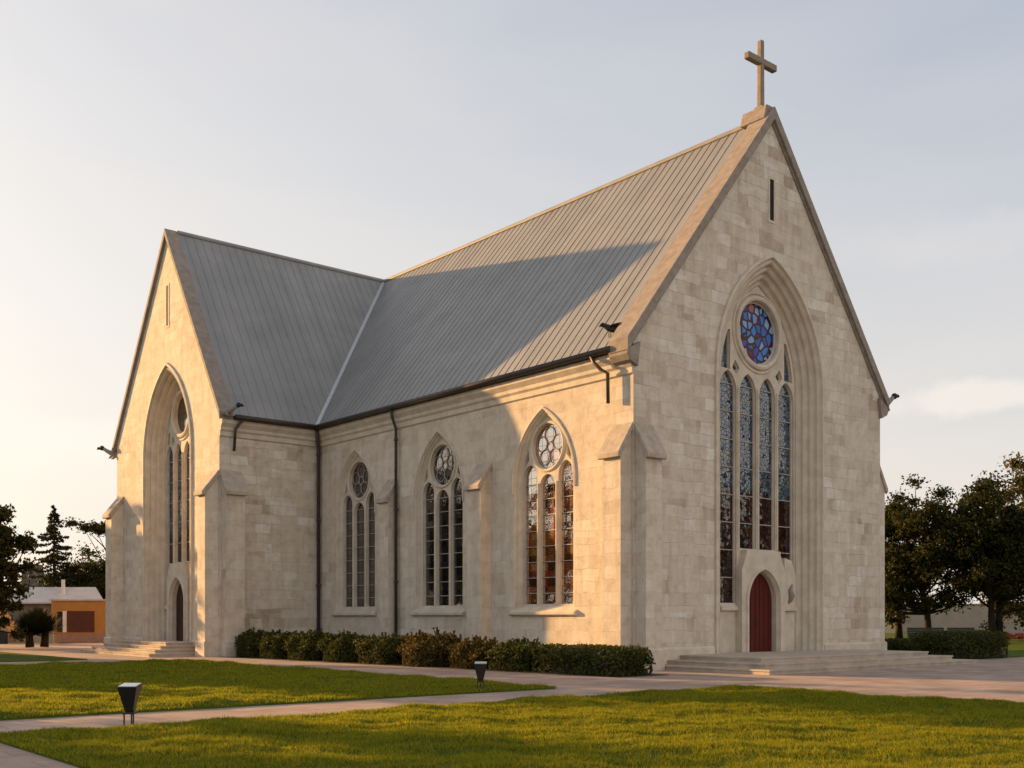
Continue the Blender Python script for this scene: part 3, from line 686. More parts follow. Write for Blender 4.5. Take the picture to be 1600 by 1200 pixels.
# --- cornices, gutters, downpipes
def cornice(fn, a, b):
    m = MB()
    P = [(0.0, 9.55), (-0.07, 9.60), (-0.07, 9.78), (-0.14, 9.86), (-0.14, 9.98), (-0.27, 10.14), (-0.27, 10.30), (0, 10.32)]
    m.strip([[fn(a, z, d) for d, z in P], [fn(b, z, d) for d, z in P]])
    for u in (a, b): m.add([fn(u, z, d) for d, z in P], [tuple(range(len(P)))])
    return part(m, 'cornice', 'trim')
cornice(F_side, 0.0, TY0 - 0.02)
cornice(F_tside, TX, -0.28)
m = MB(); m.tube([(EX - 0.07, 0.65, EZ - 0.04), (EX - 0.07, VY0 - 0.06, EZ - 0.04)], 0.11, 10); part(m, 'gutter', 'gutter', smooth=True)
m = MB(); m.tube([(TX + 0.55, VY0 - 0.07, EZ - 0.04), (EX - 0.09, VY0 - 0.07, EZ - 0.04)], 0.11, 10); part(m, 'gutter', 'gutter', smooth=True)
def downpipe(pts, r=0.065, brackets=()):
    m = MB(); m.tube(pts, r, 10)
    for (x, y, z) in brackets: m.tube([(x, y, z - 0.05), (x, y, z + 0.05)], r * 1.35, 10)
    return part(m, 'downpipe', 'gutter', smooth=True)
yv = TY0 - 0.16
downpipe([(EX - 0.03, VY0 - 0.03, EZ - 0.1), (EX + 0.05, VY0 + 0.03, 9.95), (-0.16, yv, 9.5), (-0.16, yv, 0.1)], 0.08, [(-0.16, yv, z) for z in (9.2, 6.2, 3.2)])
yp = 13.42
downpipe([(EX - 0.07, yp, EZ - 0.08), (EX + 0.0, yp, 10.05), (-0.15, yp, 9.55), (-0.15, yp, 0.1)], 0.065, [(-0.15, yp, z) for z in (9.1, 6.2, 3.2)])
# broken downpipe stubs left near the corners
downpipe([(EX - 0.07, 1.55, EZ - 0.08), (EX - 0.03, 1.42, 10.1), (-0.36, 1.15, 9.85), (-0.22, 0.95, 9.7), (-0.22, 0.93, 8.72)], 0.06)
downpipe([(TX + 0.95, VY0 - 0.07, EZ - 0.1), (TX + 0.72, VY0 - 0.02, 10.1), (TX + 0.6, TY0 - 0.30, 9.85), (TX + 0.58, TY0 - 0.22, 8.95)], 0.065)

# --- nave windows
def side_window(cx):
    m = MB()
    moulding(m, F_side, cx, NW, NZ0, NZS, NR, [(0, 0), (0.04, 0.03), (0.06, 0.09), (0.11, 0.09), (0.13, 0.13), (0.20, 0.22), (0.22, 0.34)])
    # hood mould over the head only
    hz = NZS - 0.25
    moulding(m, F_side, cx, NW, hz, NZS, NR, [(-0.09, 0), (-0.09, -0.045), (-0.03, -0.055), (0.0, 0.0)])
    wdw = part(m, 'window', 'trim')
    t = MB(); ins = 0.19
    ow = NW - ins
    outer = arch(cx, NW, NZ0 + 0.05, NZS, NR, ins)
    lw = 0.38
    cs = [-0.95, 0, 0.95]
    def holes(g):
        hs = [light(cx + c, (lw if c else 0.42) - g, NZ0 + 0.22, 6.70 if c else 6.34, 0.50 if c else 0.46) for c in cs]
        hs.append(circle(cx, 7.77, 0.81 - g))
        for s in (-1, 1): hs.append([(cx + s * 0.99, 7.38 + g * 0.5), (cx + s * 1.035, 7.78 - g), (cx + s * (1.20 - g * 0.6), 7.40), (cx + s * 1.22, 7.15 + g)])
        return hs
    t.prism(outer, F_side, 0.21, 0.28, holes(0.0))
    t.prism(outer, F_side, 0.28, 0.36, holes(0.035))
    ring(t, F_side, cx, 7.77, 0.86, 0.06, 0.21)
    for c in (-0.495, 0.495): t.tube([F_side(cx + c, NZ0 + 0.2, 0.22), F_side(cx + c, 6.5, 0.22)], 0.05, 8)
    part(t, 'tracery', 'trim', wdw)
    g = MB(); g.prism(arch(cx, NW, NZ0 + 0.1, NZS, NR, ins + 0.03), F_side, 0.345, None)
    part(g, 'glass', 'sunset_glass' if cx < 6 else 'glass', wdw)
    z = NZ0 + 0.62
    while z < 6.5:
        b = MB(); b.bar(F_side(cx - 1.3, z, 0.325), F_side(cx + 1.3, z, 0.325), 0.03, 0.026); part(b, 'glazing_bar', 'bar', wdw)
        z += 0.56
    b = MB()
    for q in range(5):
        a = math.pi / 2 + q * 2 * math.pi / 5
        ring(b, F_side, cx + 0.44 * math.cos(a), 7.77 + 0.44 * math.sin(a), 0.27, 0.018, 0.32, 18, 5)
    ring(b, F_side, cx, 7.77, 0.16, 0.016, 0.32, 14, 5)
    part(b, 'rose_tracery', 'bar', wdw)
    s = MB()
    a0, a1 = cx - NW - 0.14, cx + NW + 0.14
    P = [(0.33, NZ0 + 0.24), (-0.02, NZ0 + 0.02), (-0.14, NZ0 - 0.05), (-0.14, NZ0 - 0.14), (-0.09, NZ0 - 0.18), (0.02, NZ0 - 0.18)]
    i0, i1 = cx - NW + 0.002, cx + NW - 0.002
    s.add([F_side(i0 if d > 0.1 else a0, z, d) for d, z in P] + [F_side(i1 if d > 0.1 else a1, z, d) for d, z in P], [tuple(range(6)), tuple(range(11, 5, -1))] + [(i, (i+1) % 6, 6+(i+1) % 6, 6+i) for i in range(6)])
    part(s, 'sill', 'trim', wdw, bevel=0.012)
for c in WIN: side_window(c)

# --- the two great portals
def portal(fn, A, wi, rec, rose_z, rose_r, light_top, nl, door_w, step_z, big):
    cx, zs, Rr, wd = A['cx'], A['zs'], A['Rr'], A['wd']
    m = MB()
    I = wd - wi
    prof = [(-0.15, 0), (-0.15, -0.08), (-0.04, -0.10), (0, 0.0)]
    # stepped and rounded orders
    k = 4
    for q in range(k):
        i0 = I * q / k; i1 = I * (q + 1) / k; d0 = rec * q / k; d1 = rec * (q + 1) / k
        prof += [(i0 + 0.15 * (i1 - i0), d0 + 0.02), (i0 + 0.55 * (i1 - i0), d0 - 0.03), (i0 + 0.82 * (i1 - i0), d0 + 0.03), (i0 + 0.86 * (i1 - i0), d0 + 0.75 * (d1 - d0)), (i1, d1)]
    moulding(m, fn, cx, wd, A['z0'], zs, Rr, prof)
    po = part(m, 'portal', 'trim')
    # tracery screen
    t = MB(); ow = wi
    outer = arch(cx, wd, 0.04, zs, Rr, I - 0.02)
    mw = 0.18; side = 0.04
    lw = (2 * wi - 2 * side - (nl - 1) * mw) / nl / 2
    cs = [-wi + side + lw + i * (2 * lw + mw) for i in range(nl)]
    zb_out = step_z + 1.75; zb_in = step_z + 3.75
    cc = Rr - wd; rr = Rr - I - 0.02
    def bw(z): return math.sqrt(max(0.01, rr * rr - (z - zs) ** 2)) - cc - 0.09 if z > zs else wi - 0.09
    def hs(g):
        h = [light(cx + c, lw - g, (zb_in if abs(c) < 1.35 * lw + mw else zb_out) + 0.02, light_top - 0.75, 0.75) for c in cs]
        h.append(circle(cx, rose_z, rose_r - g))
        for s in (-1, 1):
            zA, zB, zC = light_top + 0.02 + g, light_top + 1.45 - g, light_top + 0.55
            dd = rose_r + 0.42
            def ru(z): return math.sqrt(max(0.0, dd * dd - (z - rose_z) ** 2))
            # eyelet between the lancet heads and the rose
            e0 = cs[-1] - lw * 0.95
            h.append([(cx + s * e0, light_top - 0.12 + g), (cx + s * (e0 - 0.20 + g), light_top + 0.14), (cx + s * (e0 + 0.06), light_top + 0.42 - g), (cx + s * (e0 + 0.22 - g), light_top + 0.10)])
            # tall spandrel between rose and arch
            zs_ = [zA + (zB - zA) * k / 5 for k in range(6)]
            h.append([(cx + s * (max(ru(z), e0 + 0.34) + g * 0.5), z) for z in zs_ if bw(z) - max(ru(z), e0 + 0.34) > 0.08] + [(cx + s * (bw(z) - g * 0.5), z) for z in zs_[::-1] if bw(z) - max(ru(z), e0 + 0.34) > 0.08])
        h.append(light(cx, door_w - g, step_z - 0.3, step_z + 1.85, 1.15))
        return h
    d0 = rec - 0.10
    t.prism(outer, fn, d0, d0 + 0.09, hs(0.0))
    t.prism(outer, fn, d0 + 0.09, d0 + 0.18, hs(0.05))
    ring(t, fn, cx, rose_z, rose_r + 0.11, 0.11, d0 - 0.02)
    ring(t, fn, cx, rose_z, rose_r + 0.30, 0.06, d0 + 0.0)
    for i in range(nl - 1):
        u = cx + (cs[i] + cs[i + 1]) / 2
        zb = zb_in if (nl % 2 == 0 and i == nl // 2 - 1) else zb_out
        if zb == zb_out and abs(u - cx) < door_w + 0.4: zb = zb_in
        t.tube([fn(u, zb, d0), fn(u, light_top - 0.5, d0)], 0.055, 8)
    part(t, 'tracery', 'trim', po)
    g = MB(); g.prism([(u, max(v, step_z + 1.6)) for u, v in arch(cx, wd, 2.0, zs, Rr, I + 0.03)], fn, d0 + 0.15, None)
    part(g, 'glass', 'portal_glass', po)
    g = MB(); g.prism(circle(cx, rose_z, rose_r + 0.02, 40), fn, d0 + 0.13, None)
    part(g, 'rose_glass', 'rose' if big else 'glass', po)
    z = step_z + 2.7
    while z < light_top - 0.3:
        for u0, u1 in ([(-wi + 0.05, wi - 0.05)] if z > zb_in else [(-wi + 0.05, cs[0] + lw + 0.02), (cs[-1] - lw - 0.02, wi - 0.05)]):
            b = MB(); b.bar(fn(cx + u0, z, d0 + 0.125), fn(cx + u1, z, d0 + 0.125), 0.03, 0.035); part(b, 'glazing_bar', 'bar', po)
        z += 1.0
    # sloping sills of the outer lights
    for sg in (-1, 1):
        s = MB()
        u0 = cx + sg * (wi - 0.02); u1 = cx + sg * (door_w + 0.36)
        P = [(d0 + 0.1, zb_out + 0.04), (d0 - 0.13, zb_out - 0.12), (d0 - 0.13, zb_out - 0.24), (d0 + 0.02, zb_out - 0.30)]
        s.add([fn(u0, z, d) for d, z in P] + [fn(u1, z, d) for d, z in P], [(0, 1, 2, 3), (7, 6, 5, 4)] + [(i, (i+1) % 4, 4+(i+1) % 4, 4+i) for i in range(4)])
        part(s, 'sill', 'trim', po, bevel=0.012)
    # projecting door case
    c = MB(); dc = door_w + 0.36; dep = d0 - 0.28
    zt = zb_in - 0.04
    outer = [(cx - dc, step_z - 0.2), (cx - dc, zt - 0.75), (cx - dc + 0.28, zt - 0.12), (cx - dc + 0.28, zt), (cx + dc - 0.28, zt), (cx + dc - 0.28, zt - 0.12), (cx + dc, zt - 0.75), (cx + dc, step_z - 0.2)]
    hole = light(cx, door_w, step_z - 0.19, step_z + 1.85, 1.15)
    c.prism(outer, fn, dep, d0 - 0.004, [hole[::-1]])
    Rd = (1.15 ** 2 + door_w ** 2) / (2 * door_w)
    c.strip([[fn(u, v, d) for u, v in arch(cx, door_w, step_z - 0.19, step_z + 1.85, max(Rd, door_w * 1.001), i)] for i, d in [(-0.14, dep), (-0.12, dep - 0.06), (-0.02, dep - 0.06), (0, dep), (0.06, dep + 0.1), (0.06, dep + 0.36)]])
    part(c, 'door_case', 'trim', po)
    # the door leaves
    d = MB(); ddep = dep + 0.30
    leaf = light(cx, door_w + 0.03, step_z - 0.1, step_z + 1.85, 1.15)
    d.prism(leaf, fn, ddep, ddep + 0.06)
    nb = 7
    for i in range(nb + 1):
        u = cx - door_w + 2 * door_w * i / nb
        top = step_z + 1.8 + 1.1 * (1 - abs(u - cx) / door_w) ** 0.8
        if 0 < i < nb: d.bar(fn(u, step_z, ddep - 0.004), fn(u, top, ddep - 0.004), 0.025, 0.025)
    dr = part(d, 'door', 'door' if big else 'side_door')
    h = MB()
    for sg in (-1,):
        h.tube([fn(cx + sg * 0.1, step_z + 0.95, ddep - 0.01), fn(cx + sg * 0.1, step_z + 0.98, ddep - 0.07), fn(cx + sg * 0.1, step_z + 1.2, ddep - 0.07), fn(cx + sg * 0.1, step_z + 1.23, ddep - 0.01)], 0.014, 6)
    part(h, 'handle', 'black', dr)
    return d0
FZ = 0.45
d0 = portal(F_front, FR, 2.25, 0.70, 12.2, 1.16, 10.62, 4, 0.92, FZ, True)
portal(F_tran, TR, 2.0, 0.86, 11.45, 0.95, 10.1, 4, 0.85, 0.6, False)

# small dark stone carving set beside the front door
m = MB()
bx = APX + 1.78
m.prism([(bx - 0.36, 1.95), (bx + 0.34, 1.95), (bx + 0.34, 3.3), (bx + 0.1, 3.85), (bx - 0.36, 3.95)], F_front, d0 - 0.16, d0 - 0.002)
cv = part(m, 'carved_panel', 'trim', bevel=0.02)
m = MB()
m.tube([F_front(bx - 0.12, 2.25, d0 - 0.17), F_front(bx - 0.02, 2.5, d0 - 0.22), F_front(bx - 0.06, 2.75, d0 - 0.2), F_front(bx + 0.1, 2.95, d0 - 0.17)], [0.05, 0.08, 0.09, 0.03], 7)
m.tube([F_front(bx + 0.02, 2.3, d0 - 0.17), F_front(bx + 0.12, 2.52, d0 - 0.21), F_front(bx + 0.02, 2.7, d0 - 0.2)], [0.03, 0.06, 0.04], 7)
part(m, 'relief_figure', 'cap', cv, smooth=True)

# slit windows
def slit(fn, u, z0, z1, hw=0.11):
    m = MB()
    def rect(i): return [(u - hw - i, z0 - i), (u - hw - i, z1 + i), (u + hw + i, z1 + i), (u + hw + i, z0 - i)]
    m.prism(rect(0.09), fn, -0.02, 0.004, [rect(0.0)])
    o = part(m, 'slit_window', 'trim')
    g = MB(); g.prism(rect(0.0), fn, -0.004, None)
    part(g, 'slit_opening', 'dark', o)
slit(F_front, APX + 0.02, 16.2, 17.7, 0.12)
slit(F_tran, YR - 0.05, 15.5, 17.4, 0.12)

# --- steps (three-sided)
def steps(fn, a, b, n, h, out0, tread):
    m = MB()
    for i in range(n):
        z1 = h * (n - i) / n; e = tread * i
        A, B, D = a - e, b + e, -(out0 + e)
        lo = 0.001 if i == n - 1 else h * (n - i - 1) / n
        ins = 0.03
        m.prism([(A, z1 - 0.05), (A, z1), (B, z1), (B, z1 - 0.05)], fn, D, 0.3)
        m.prism([(A + ins, lo), (A + ins, z1 - 0.048), (B - ins, z1 - 0.048), (B - ins, lo)], fn, D + ins, 0.3)
    return part(m, 'steps', 'step')
def F_front2(u, v, d): return (u, d - 0.3 + 0.28, v)
steps(F_front, 2.15, 12.2, 3, FZ, 3.4, 0.62)
steps(F_tran, YR - 3.1, YR + 3.1, 4, 0.6, 1.35, 0.42)

# --- gargoyle spouts
def gargoyle(p, d, mt='cap', size=1.0):
    p = Vector(p); d = Vector(d).normalized(); up = Vector((0, 0, 1))
    m = MB(); s = size
    pts = [p - d * 0.25, p, p + d * 0.3 * s + up * 0.08 * s, p + d * 0.55 * s + up * 0.20 * s, p + d * 0.72 * s + up * 0.30 * s]
    m.tube(pts, [0.17 * s, 0.18 * s, 0.13 * s, 0.10 * s, 0.09 * s], 8)
    side = d.cross(up)
    for sg in (-1, 1): m.tube([p + d * 0.1 + side * 0.1 * sg * s, p + d * 0.26 * s + side * 0.16 * sg * s - up * 0.16 * s, p + d * 0.36 * s + side * 0.12 * sg * s - up * 0.2 * s], [0.08 * s, 0.06 * s, 0.03 * s], 6)
    o = part(m, 'gargoyle', mt, smooth=True)
    h = MB(); c = p + d * 0.82 * s + up * 0.34 * s
    h.ball(c, 0.13 * s, 10, 7)
    h.tube([c + d * 0.05, c + d * 0.22 * s - up * 0.02, c + d * 0.30 * s - up * 0.06], [0.09 * s, 0.07 * s, 0.03 * s], 8)
    part(h, 'gargoyle_head', 'bird', o, smooth=True)
gargoyle((W + 0.35, 0.15, 10.35), (1, -0.15, 0.25))
gargoyle((TX + 0.1, TY1 + 0.35, 10.2), (-0.75, 0.9, 0.05))
gargoyle((TX + 0.10, TY0 - 0.35, 10.55), (0.55, -1.0, -0.02), size=0.85)

# --- the bird on the eave
bird = empty('bird', (EX + 0.42, 1.05, nz(EX + 0.42) + 0.02))
bird.scale = (0.72, 0.72, 0.72)
tag(bird, 'dark bird with a raised wing perched on the roof edge above the front corner', 'bird')
def bpart(m, name, mt): return m.build(name, M[mt], bird, smooth=True)
bd = Vector((-0.62, 0.78, 0))                       # the way it looks (along the eave, away from the gable)
bs = Vector((bd.y, -bd.x, 0))
def B(f, s, z): return bd * f + bs * s + Vector((0, 0, z))
m = MB(); m.tube([B(-0.52, 0, 0.30), B(-0.32, 0, 0.27), B(-0.1, 0, 0.29), B(0.12, 0, 0.36), B(0.28, 0, 0.45), B(0.36, 0, 0.51), B(0.44, 0, 0.53), B(0.52, 0, 0.50), B(0.62, 0, 0.45)],
       [0.03, 0.09, 0.15, 0.16, 0.12, 0.10, 0.105, 0.06, 0.01], 10); bpart(m, 'body', 'bird')
for sg in (-1, 1):
    m = MB(); m.tube([B(0.14, 0.08 * sg, 0.40), B(-0.05, 0.14 * sg, 0.44), B(-0.35, 0.17 * sg, 0.50), B(-0.66, 0.16 * sg, 0.55)], [0.05, 0.15, 0.13, 0.02], 10, squash=0.28); bpart(m, 'wing', 'bird')
    m = MB(); m.tube([B(0.02 + 0.1 * (sg > 0), 0.07 * sg, 0.24), B(0.05 + 0.1 * (sg > 0), 0.07 * sg, 0.08), B(0.03 + 0.1 * (sg > 0), 0.07 * sg, -0.06)], 0.018, 6); bpart(m, 'leg', 'bird')

# ------------------------------------------------------------------ plants
def leaves(p, size, rng, up=0.0, aspect=0.55):
    n = len(p)
    d = rng.normal(size=(n, 3)); d /= np.linalg.norm(d, axis=1)[:, None]
    e = rng.normal(size=(n, 3)); e[:, 2] += up
    b = np.cross(d, e); b /= np.linalg.norm(b, axis=1)[:, None] + 1e-6
    s = size * rng.uniform(0.6, 1.3, (n, 1))
    return np.stack([p - d * s, p - b * s * aspect, p + d * s, p + b * s * aspect], 1)

def shrub(name, label, cat, loc, rx, ry, h, n, leaf, mt, seed, boxy=0.0, rz=0.0, group=None, ragged=0.10):
    rng = np.random.default_rng(seed)
    root = empty(name, loc, rz); tag(root, label, cat, group)
    # points on a rounded box / dome
    d = rng.normal(size=(n, 3)); d[:, 2] = np.abs(d[:, 2]) - 0.15 * rng.random(n)
    d /= np.linalg.norm(d, axis=1)[:, None]
    pw = 2 + 7 * boxy
    q = (np.abs(d) ** pw).sum(1) ** (1 / pw); d = d / q[:, None]
    lump = 1 + ragged * np.sin(d[:, 0] * 5 + seed) * np.cos(d[:, 1] * 6 + 2 * d[:, 2] + seed * 2) + rng.normal(0, ragged * 0.5, n)
    r = lump * np.clip(1 - np.abs(rng.normal(0, 0.10, n)), 0.5, 1)
    p = np.stack([d[:, 0] * rx * r, d[:, 1] * ry * r, h * 0.46 + d[:, 2] * h * 0.54 * r], 1)
    p[:, 2] = np.maximum(p[:, 2], rng.uniform(0.02, 0.12, n))
    # low skirt
    k = n // 4; a = rng.uniform(0, 2 * np.pi, k); cs = np.stack([np.cos(a), np.sin(a)], 1); qq = (np.abs(cs) ** pw).sum(1) ** (1 / pw); cs /= qq[:, None]
    sk = np.stack([cs[:, 0] * rx * 0.95, cs[:, 1] * ry * 0.95, rng.uniform(0.03, h * 0.5, k)], 1)
    p = np.concatenate([p, sk])
    if boxy < 0.8:                                   # young shoots standing out of the top
        k = 34; a = rng.uniform(0, 2 * np.pi, k); rr = np.sqrt(rng.random(k)) * 0.85
        for x, y in zip(np.cos(a) * rr * rx, np.sin(a) * rr * ry):
            t = rng.uniform(0, 1, 26); ln = rng.uniform(0.12, 0.30); d2 = rng.normal(0, 0.35, 2)
            zb = h * (0.70 + 0.30 * (1 - (x / rx) ** 2 - (y / ry) ** 2))
            p = np.concatenate([p, np.stack([x + d2[0] * ln * t, y + d2[1] * ln * t, zb + ln * t], 1) + rng.normal(0, 0.015, (26, 3))])
    fast_mesh('foliage', leaves(p, leaf, rng), 4, M[mt], root)
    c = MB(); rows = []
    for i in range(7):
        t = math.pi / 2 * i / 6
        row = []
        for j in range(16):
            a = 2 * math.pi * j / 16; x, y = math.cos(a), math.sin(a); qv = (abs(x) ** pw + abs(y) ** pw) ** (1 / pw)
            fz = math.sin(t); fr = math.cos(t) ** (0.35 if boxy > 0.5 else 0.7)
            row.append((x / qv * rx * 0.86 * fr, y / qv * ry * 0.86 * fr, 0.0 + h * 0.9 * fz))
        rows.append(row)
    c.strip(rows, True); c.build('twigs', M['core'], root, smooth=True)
    return root
HG = 'shrubs along the foot of the nave wall'
def hx(y): return -2.55 - 0.075 * y                 # the hedge line drifts out from the wall towards the transept
rows = [  # y, rx, ry, h, material, boxy, label
 (-0.6, 0.95, 1.95, 0.84, 'hedge', 0.9, 'neatly clipped box hedge at the front corner of the church, longest of the row'),
 (2.35, 0.85, 0.95, 0.82, 'hedge', 0.45, 'green shrub next to the clipped hedge, under the sunlit window'),
 (4.4, 0.8, 0.92, 0.84, 'rust', 0.25, 'brownish green shrub between the big rusty bush and the green corner shrubs'),
 (6.75, 1.05, 1.28, 1.08, 'rust', 0.0, 'big rounded rust coloured bush behind the farther garden lamp'),
 (9.35, 0.8, 1.1, 0.92, 'hedge', 0.5, 'dark clipped shrub left of the rusty bush'),
 (11.8, 0.85, 1.05, 0.98, 'hedge', 0.1, 'loose dark shrub between two stone buttresses below the middle window'),
 (14.2, 0.85, 1.08, 1.02, 'hedge', 0.15, 'ragged dark shrub in front of the straight downpipe'),
 (16.4, 0.8, 0.95, 0.98, 'hedge', 0.3, 'dark shrub under the farthest nave window, before the corner downpipe'),
 (18.4, 0.7, 0.88, 0.98, 'hedge', 0.4, 'dark shrub at the far end of the row, against the transept corner'),
]
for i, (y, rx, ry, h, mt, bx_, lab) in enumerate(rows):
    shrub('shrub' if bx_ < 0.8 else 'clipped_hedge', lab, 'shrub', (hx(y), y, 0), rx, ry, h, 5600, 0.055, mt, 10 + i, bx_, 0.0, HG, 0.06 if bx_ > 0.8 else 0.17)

def at(px, depth, z=0.0):
    r = (px - 800) / 1697 * depth
    p = EYE + FWD * depth + RGT * r
    return (p.x, p.y, z)

m = MB(); rb = random.Random(3)
ed = [(hx(-2.7 + 22.4 * i / 60) - 1.02 + rb.uniform(-0.05, 0.05), -2.7 + 22.4 * i / 60) for i in range(61)]
m.add([(x, y, 0.012) for x, y in ed] + [(-0.62, y, 0.012) for x, y in ed[::-1] if y > -0.2] + [(hx(-2.7) + 1.1, -0.2, 0.012), (hx(-2.7) + 1.1, -2.7, 0.012)], [tuple(range(61 + sum(1 for x, y in ed if y > -0.2) + 2))])
M['soil'] = varied('planting_soil', (0.060, 0.042, 0.030), 0.95, 0.5, 6, 0.8, 25)
tag(m.build('soil', M['soil']), kind='structure')

# right-hand hedges, benches, wall, flower bed
p = at(1500, 45.5); shrub('clipped_hedge', 'broad dark clipped hedge to the right of the church steps', 'hedge', p, 1.9, 1.2, 1.12, 6000, 0.06, 'hedge', 31, 0.8, R(-10), None, 0.04)
p = at(1428, 49); shrub('clipped_hedge', 'low lighter clipped hedge between the church corner and the broad dark hedge', 'hedge', p, 1.7, 0.8, 0.75, 4500, 0.06, 'hedge', 32, 0.9, R(-10), None, 0.04)

def planter(px0, px1, depth, label):
    a = Vector(at(px0, depth)); b = Vector(at(px1, depth)); c = (a + b) / 2; hw = (b - a).length / 2
    root = empty('park_bench', c, math.atan2(RGT.y, RGT.x)); tag(root, label, 'bench', 'benches under the right trees')
    m = MB(); m.box((-hw, -0.25, 0.42), (hw, 0.25, 0.48)); m.build('seat', M['black'], root, bevel=0.01)
    m = MB(); 
    for k in range(4): m.box((-hw, 0.24 + 0.02 * k, 0.5 + 0.15 * k), (hw, 0.28 + 0.02 * k, 0.64 + 0.15 * k))
    m.build('backrest', M['black'], root)
    for s in (-1, 0, 1):
        m = MB(); x = s * (hw - 0.08)
        m.box((x - 0.05, -0.24, 0), (x + 0.05, 0.26, 0.417)); m.build('leg', M['black'], root)
    m = MB(); m.box((-hw + 0.14, -0.2, 0.05), (hw - 0.14, -0.17, 0.40)); m.build('front_panel', M['black'], root)
planter(1420, 1478, 66, 'dark garden bench under the right trees, nearer the church')
planter(1483, 1526, 66, 'dark garden bench under the right trees, farther from the church')

M['wallpaint'] = varied('pale_render', (0.40, 0.33, 0.27), 0.9, 0.12, 0.8, 0.1, 20)
p0 = Vector(at(1400, 112)); p1 = Vector(at(1760, 104))
dv = (p1 - p0); ang = math.atan2(dv.y, dv.x)
gw = empty('garden_wall', p0, ang); tag(gw, 'long pale rendered boundary wall behind the right trees', 'wall')
MB().box((0, -0.15, 0), (dv.length, 0.15, 2.95)).build('wall_panel', M['wallpaint'], gw)
MB().box((-0.05, -0.22, 2.95), (dv.length, 0.22, 3.1)).build('wall_coping', M['cap'], gw)
rng = np.random.default_rng(77)
fp = np.array(at(1640, 82)); n = 5000
q = np.stack([rng.uniform(-6.5, 6.5, n), rng.uniform(-0.9, 0.9, n), rng.uniform(0.0, 0.5, n)], 1)
fb = fast_mesh('flower_bed', leaves(q, 0.07, rng), 4, M['flower'], None, fp); fb.rotation_euler = (0, 0, math.atan2(RGT.y, RGT.x))
tag(fb, 'low bed of dark red flowers behind the right lawn', 'flowers', kind='stuff')

# trees
def grow(root, H, RX, trunk_h, seed, nclump, nleaf, leaf, mt, trunk_r=0.25, lean=(0, 0), flat=1.0, clump_r=(0.15, 0.30), multi=1, trunk_top=None):
    rng = np.random.default_rng(seed); rnd = random.Random(seed)
    ch = (H - trunk_h) / 2; cz = trunk_h + ch
    pts = []
    while len(pts) < nclump:
        d = rng.normal(size=3); d /= np.linalg.norm(d); r = rng.random() ** 0.38
        k = 1 + 0.22 * math.sin(3 * math.atan2(d[1], d[0]) + seed) + 0.16 * math.sin(7 * d[2] + seed * 1.7) + rng.normal(0, 0.09)
        q = d * r * k
        if q[2] < -0.75 and rng.random() < 0.6: continue
        pts.append((q[0] * RX + lean[0], q[1] * RX + lean[1], cz + q[2] * ch * flat))
    pts = np.array(pts)
    cmax = clump_r[1] * RX * 0.6
    pts[:, 2] = trunk_h + (pts[:, 2] - pts[:, 2].min()) / (pts[:, 2].max() - pts[:, 2].min()) * (H - cmax - trunk_h)
    P = []
    for c in pts:
        n = int(nleaf / nclump * rng.uniform(0.6, 1.4)); rr = rng.uniform(*clump_r) * RX
        g = rng.normal(size=(n, 3)); g /= np.linalg.norm(g, axis=1)[:, None]
        g *= (np.minimum(np.abs(rng.normal(0, 0.6, n)), 1.15) + 0.12)[:, None] * rr; g[:, 2] *= 0.66
        P.append(c + g)
    P = np.concatenate(P)
    fast_mesh('crown', leaves(P, leaf, rng), 4, M[mt], root)
    t = MB()
    for q in range(multi):
        ox = (q - (multi - 1) / 2) * trunk_r * 3.2
        top = Vector((lean[0] * 0.6 + ox * 2, lean[1] * 0.6, trunk_h + ch * 0.9))
        path = []
        for i in range(7):
            f = i / 6; path.append(Vector((ox + (top.x - ox) * f ** 1.4 + 0.25 * trunk_r * rnd.uniform(-1, 1) * i * 0.4, top.y * f ** 1.4 + 0.25 * trunk_r * rnd.uniform(-1, 1) * i * 0.4, top.z * f)))
        t.tube(path, [trunk_r * (1.35 if i == 0 else 1.05 - 0.75 * i / 6) for i in range(7)], 8)
        for c in pts[q::max(1, 2 * multi)][:26]:
            c = Vector(c); s = path[rnd.choice([2, 3, 3, 4, 5])]
            if c.z < s.z: s = path[2]
            mid = (s + c) / 2 + Vector((0, 0, -0.06 * (c - s).length)) + Vector((rnd.uniform(-.3, .3), rnd.uniform(-.3, .3), 0))
            t.tube([s, mid, c], [trunk_r * 0.36, trunk_r * 0.22, trunk_r * 0.06], 5, cap=False)
    t.build('trunk', M['bark'], root, smooth=True)
def tree(name, label, loc, H, RX, trunk_h, seed, group=None, **k):
    root = empty(name, loc); tag(root, label, 'tree', group)
    grow(root, H, RX, trunk_h, seed, **k); return root
D = dict(nclump=185, nleaf=52000, leaf=0.125, mt='leaf', trunk_r=0.26)
RG = 'broadleaf trees on the right'
tree('broadleaf_tree', 'leaning dark tree just right of the church with gaps of sky in its crown', at(1452, 72), 11.4, 3.5, 1.3, 3, RG, **dict(D, lean=(-1.0, 1.0), nclump=130, nleaf=38000))
tree('broadleaf_tree', 'dense dark round tree with a double trunk on the right', at(1556, 70), 11.3, 4.1, 1.2, 5, RG, **dict(D, multi=2, nclump=170))
tree('broadleaf_tree', 'tall golden green tree at the right edge behind the dense dark one', at(1622, 78), 13.6, 4.4, 1.6, 8, RG, **dict(D, mt='leaf2', nclump=150))
tree('broadleaf_tree', 'slim tree half hidden behind the church wall on the right', at(1404, 80), 10.6, 2.5, 1.5, 12, RG, **dict(D, nclump=80, nleaf=16000))
# left group
LG = 'trees on the left'
tree('broadleaf_tree', 'big dark tree cut by the left edge', at(-34, 60), 8.6, 2.2, 0.8, 15, LG, **dict(D, nclump=170, nleaf=42000))
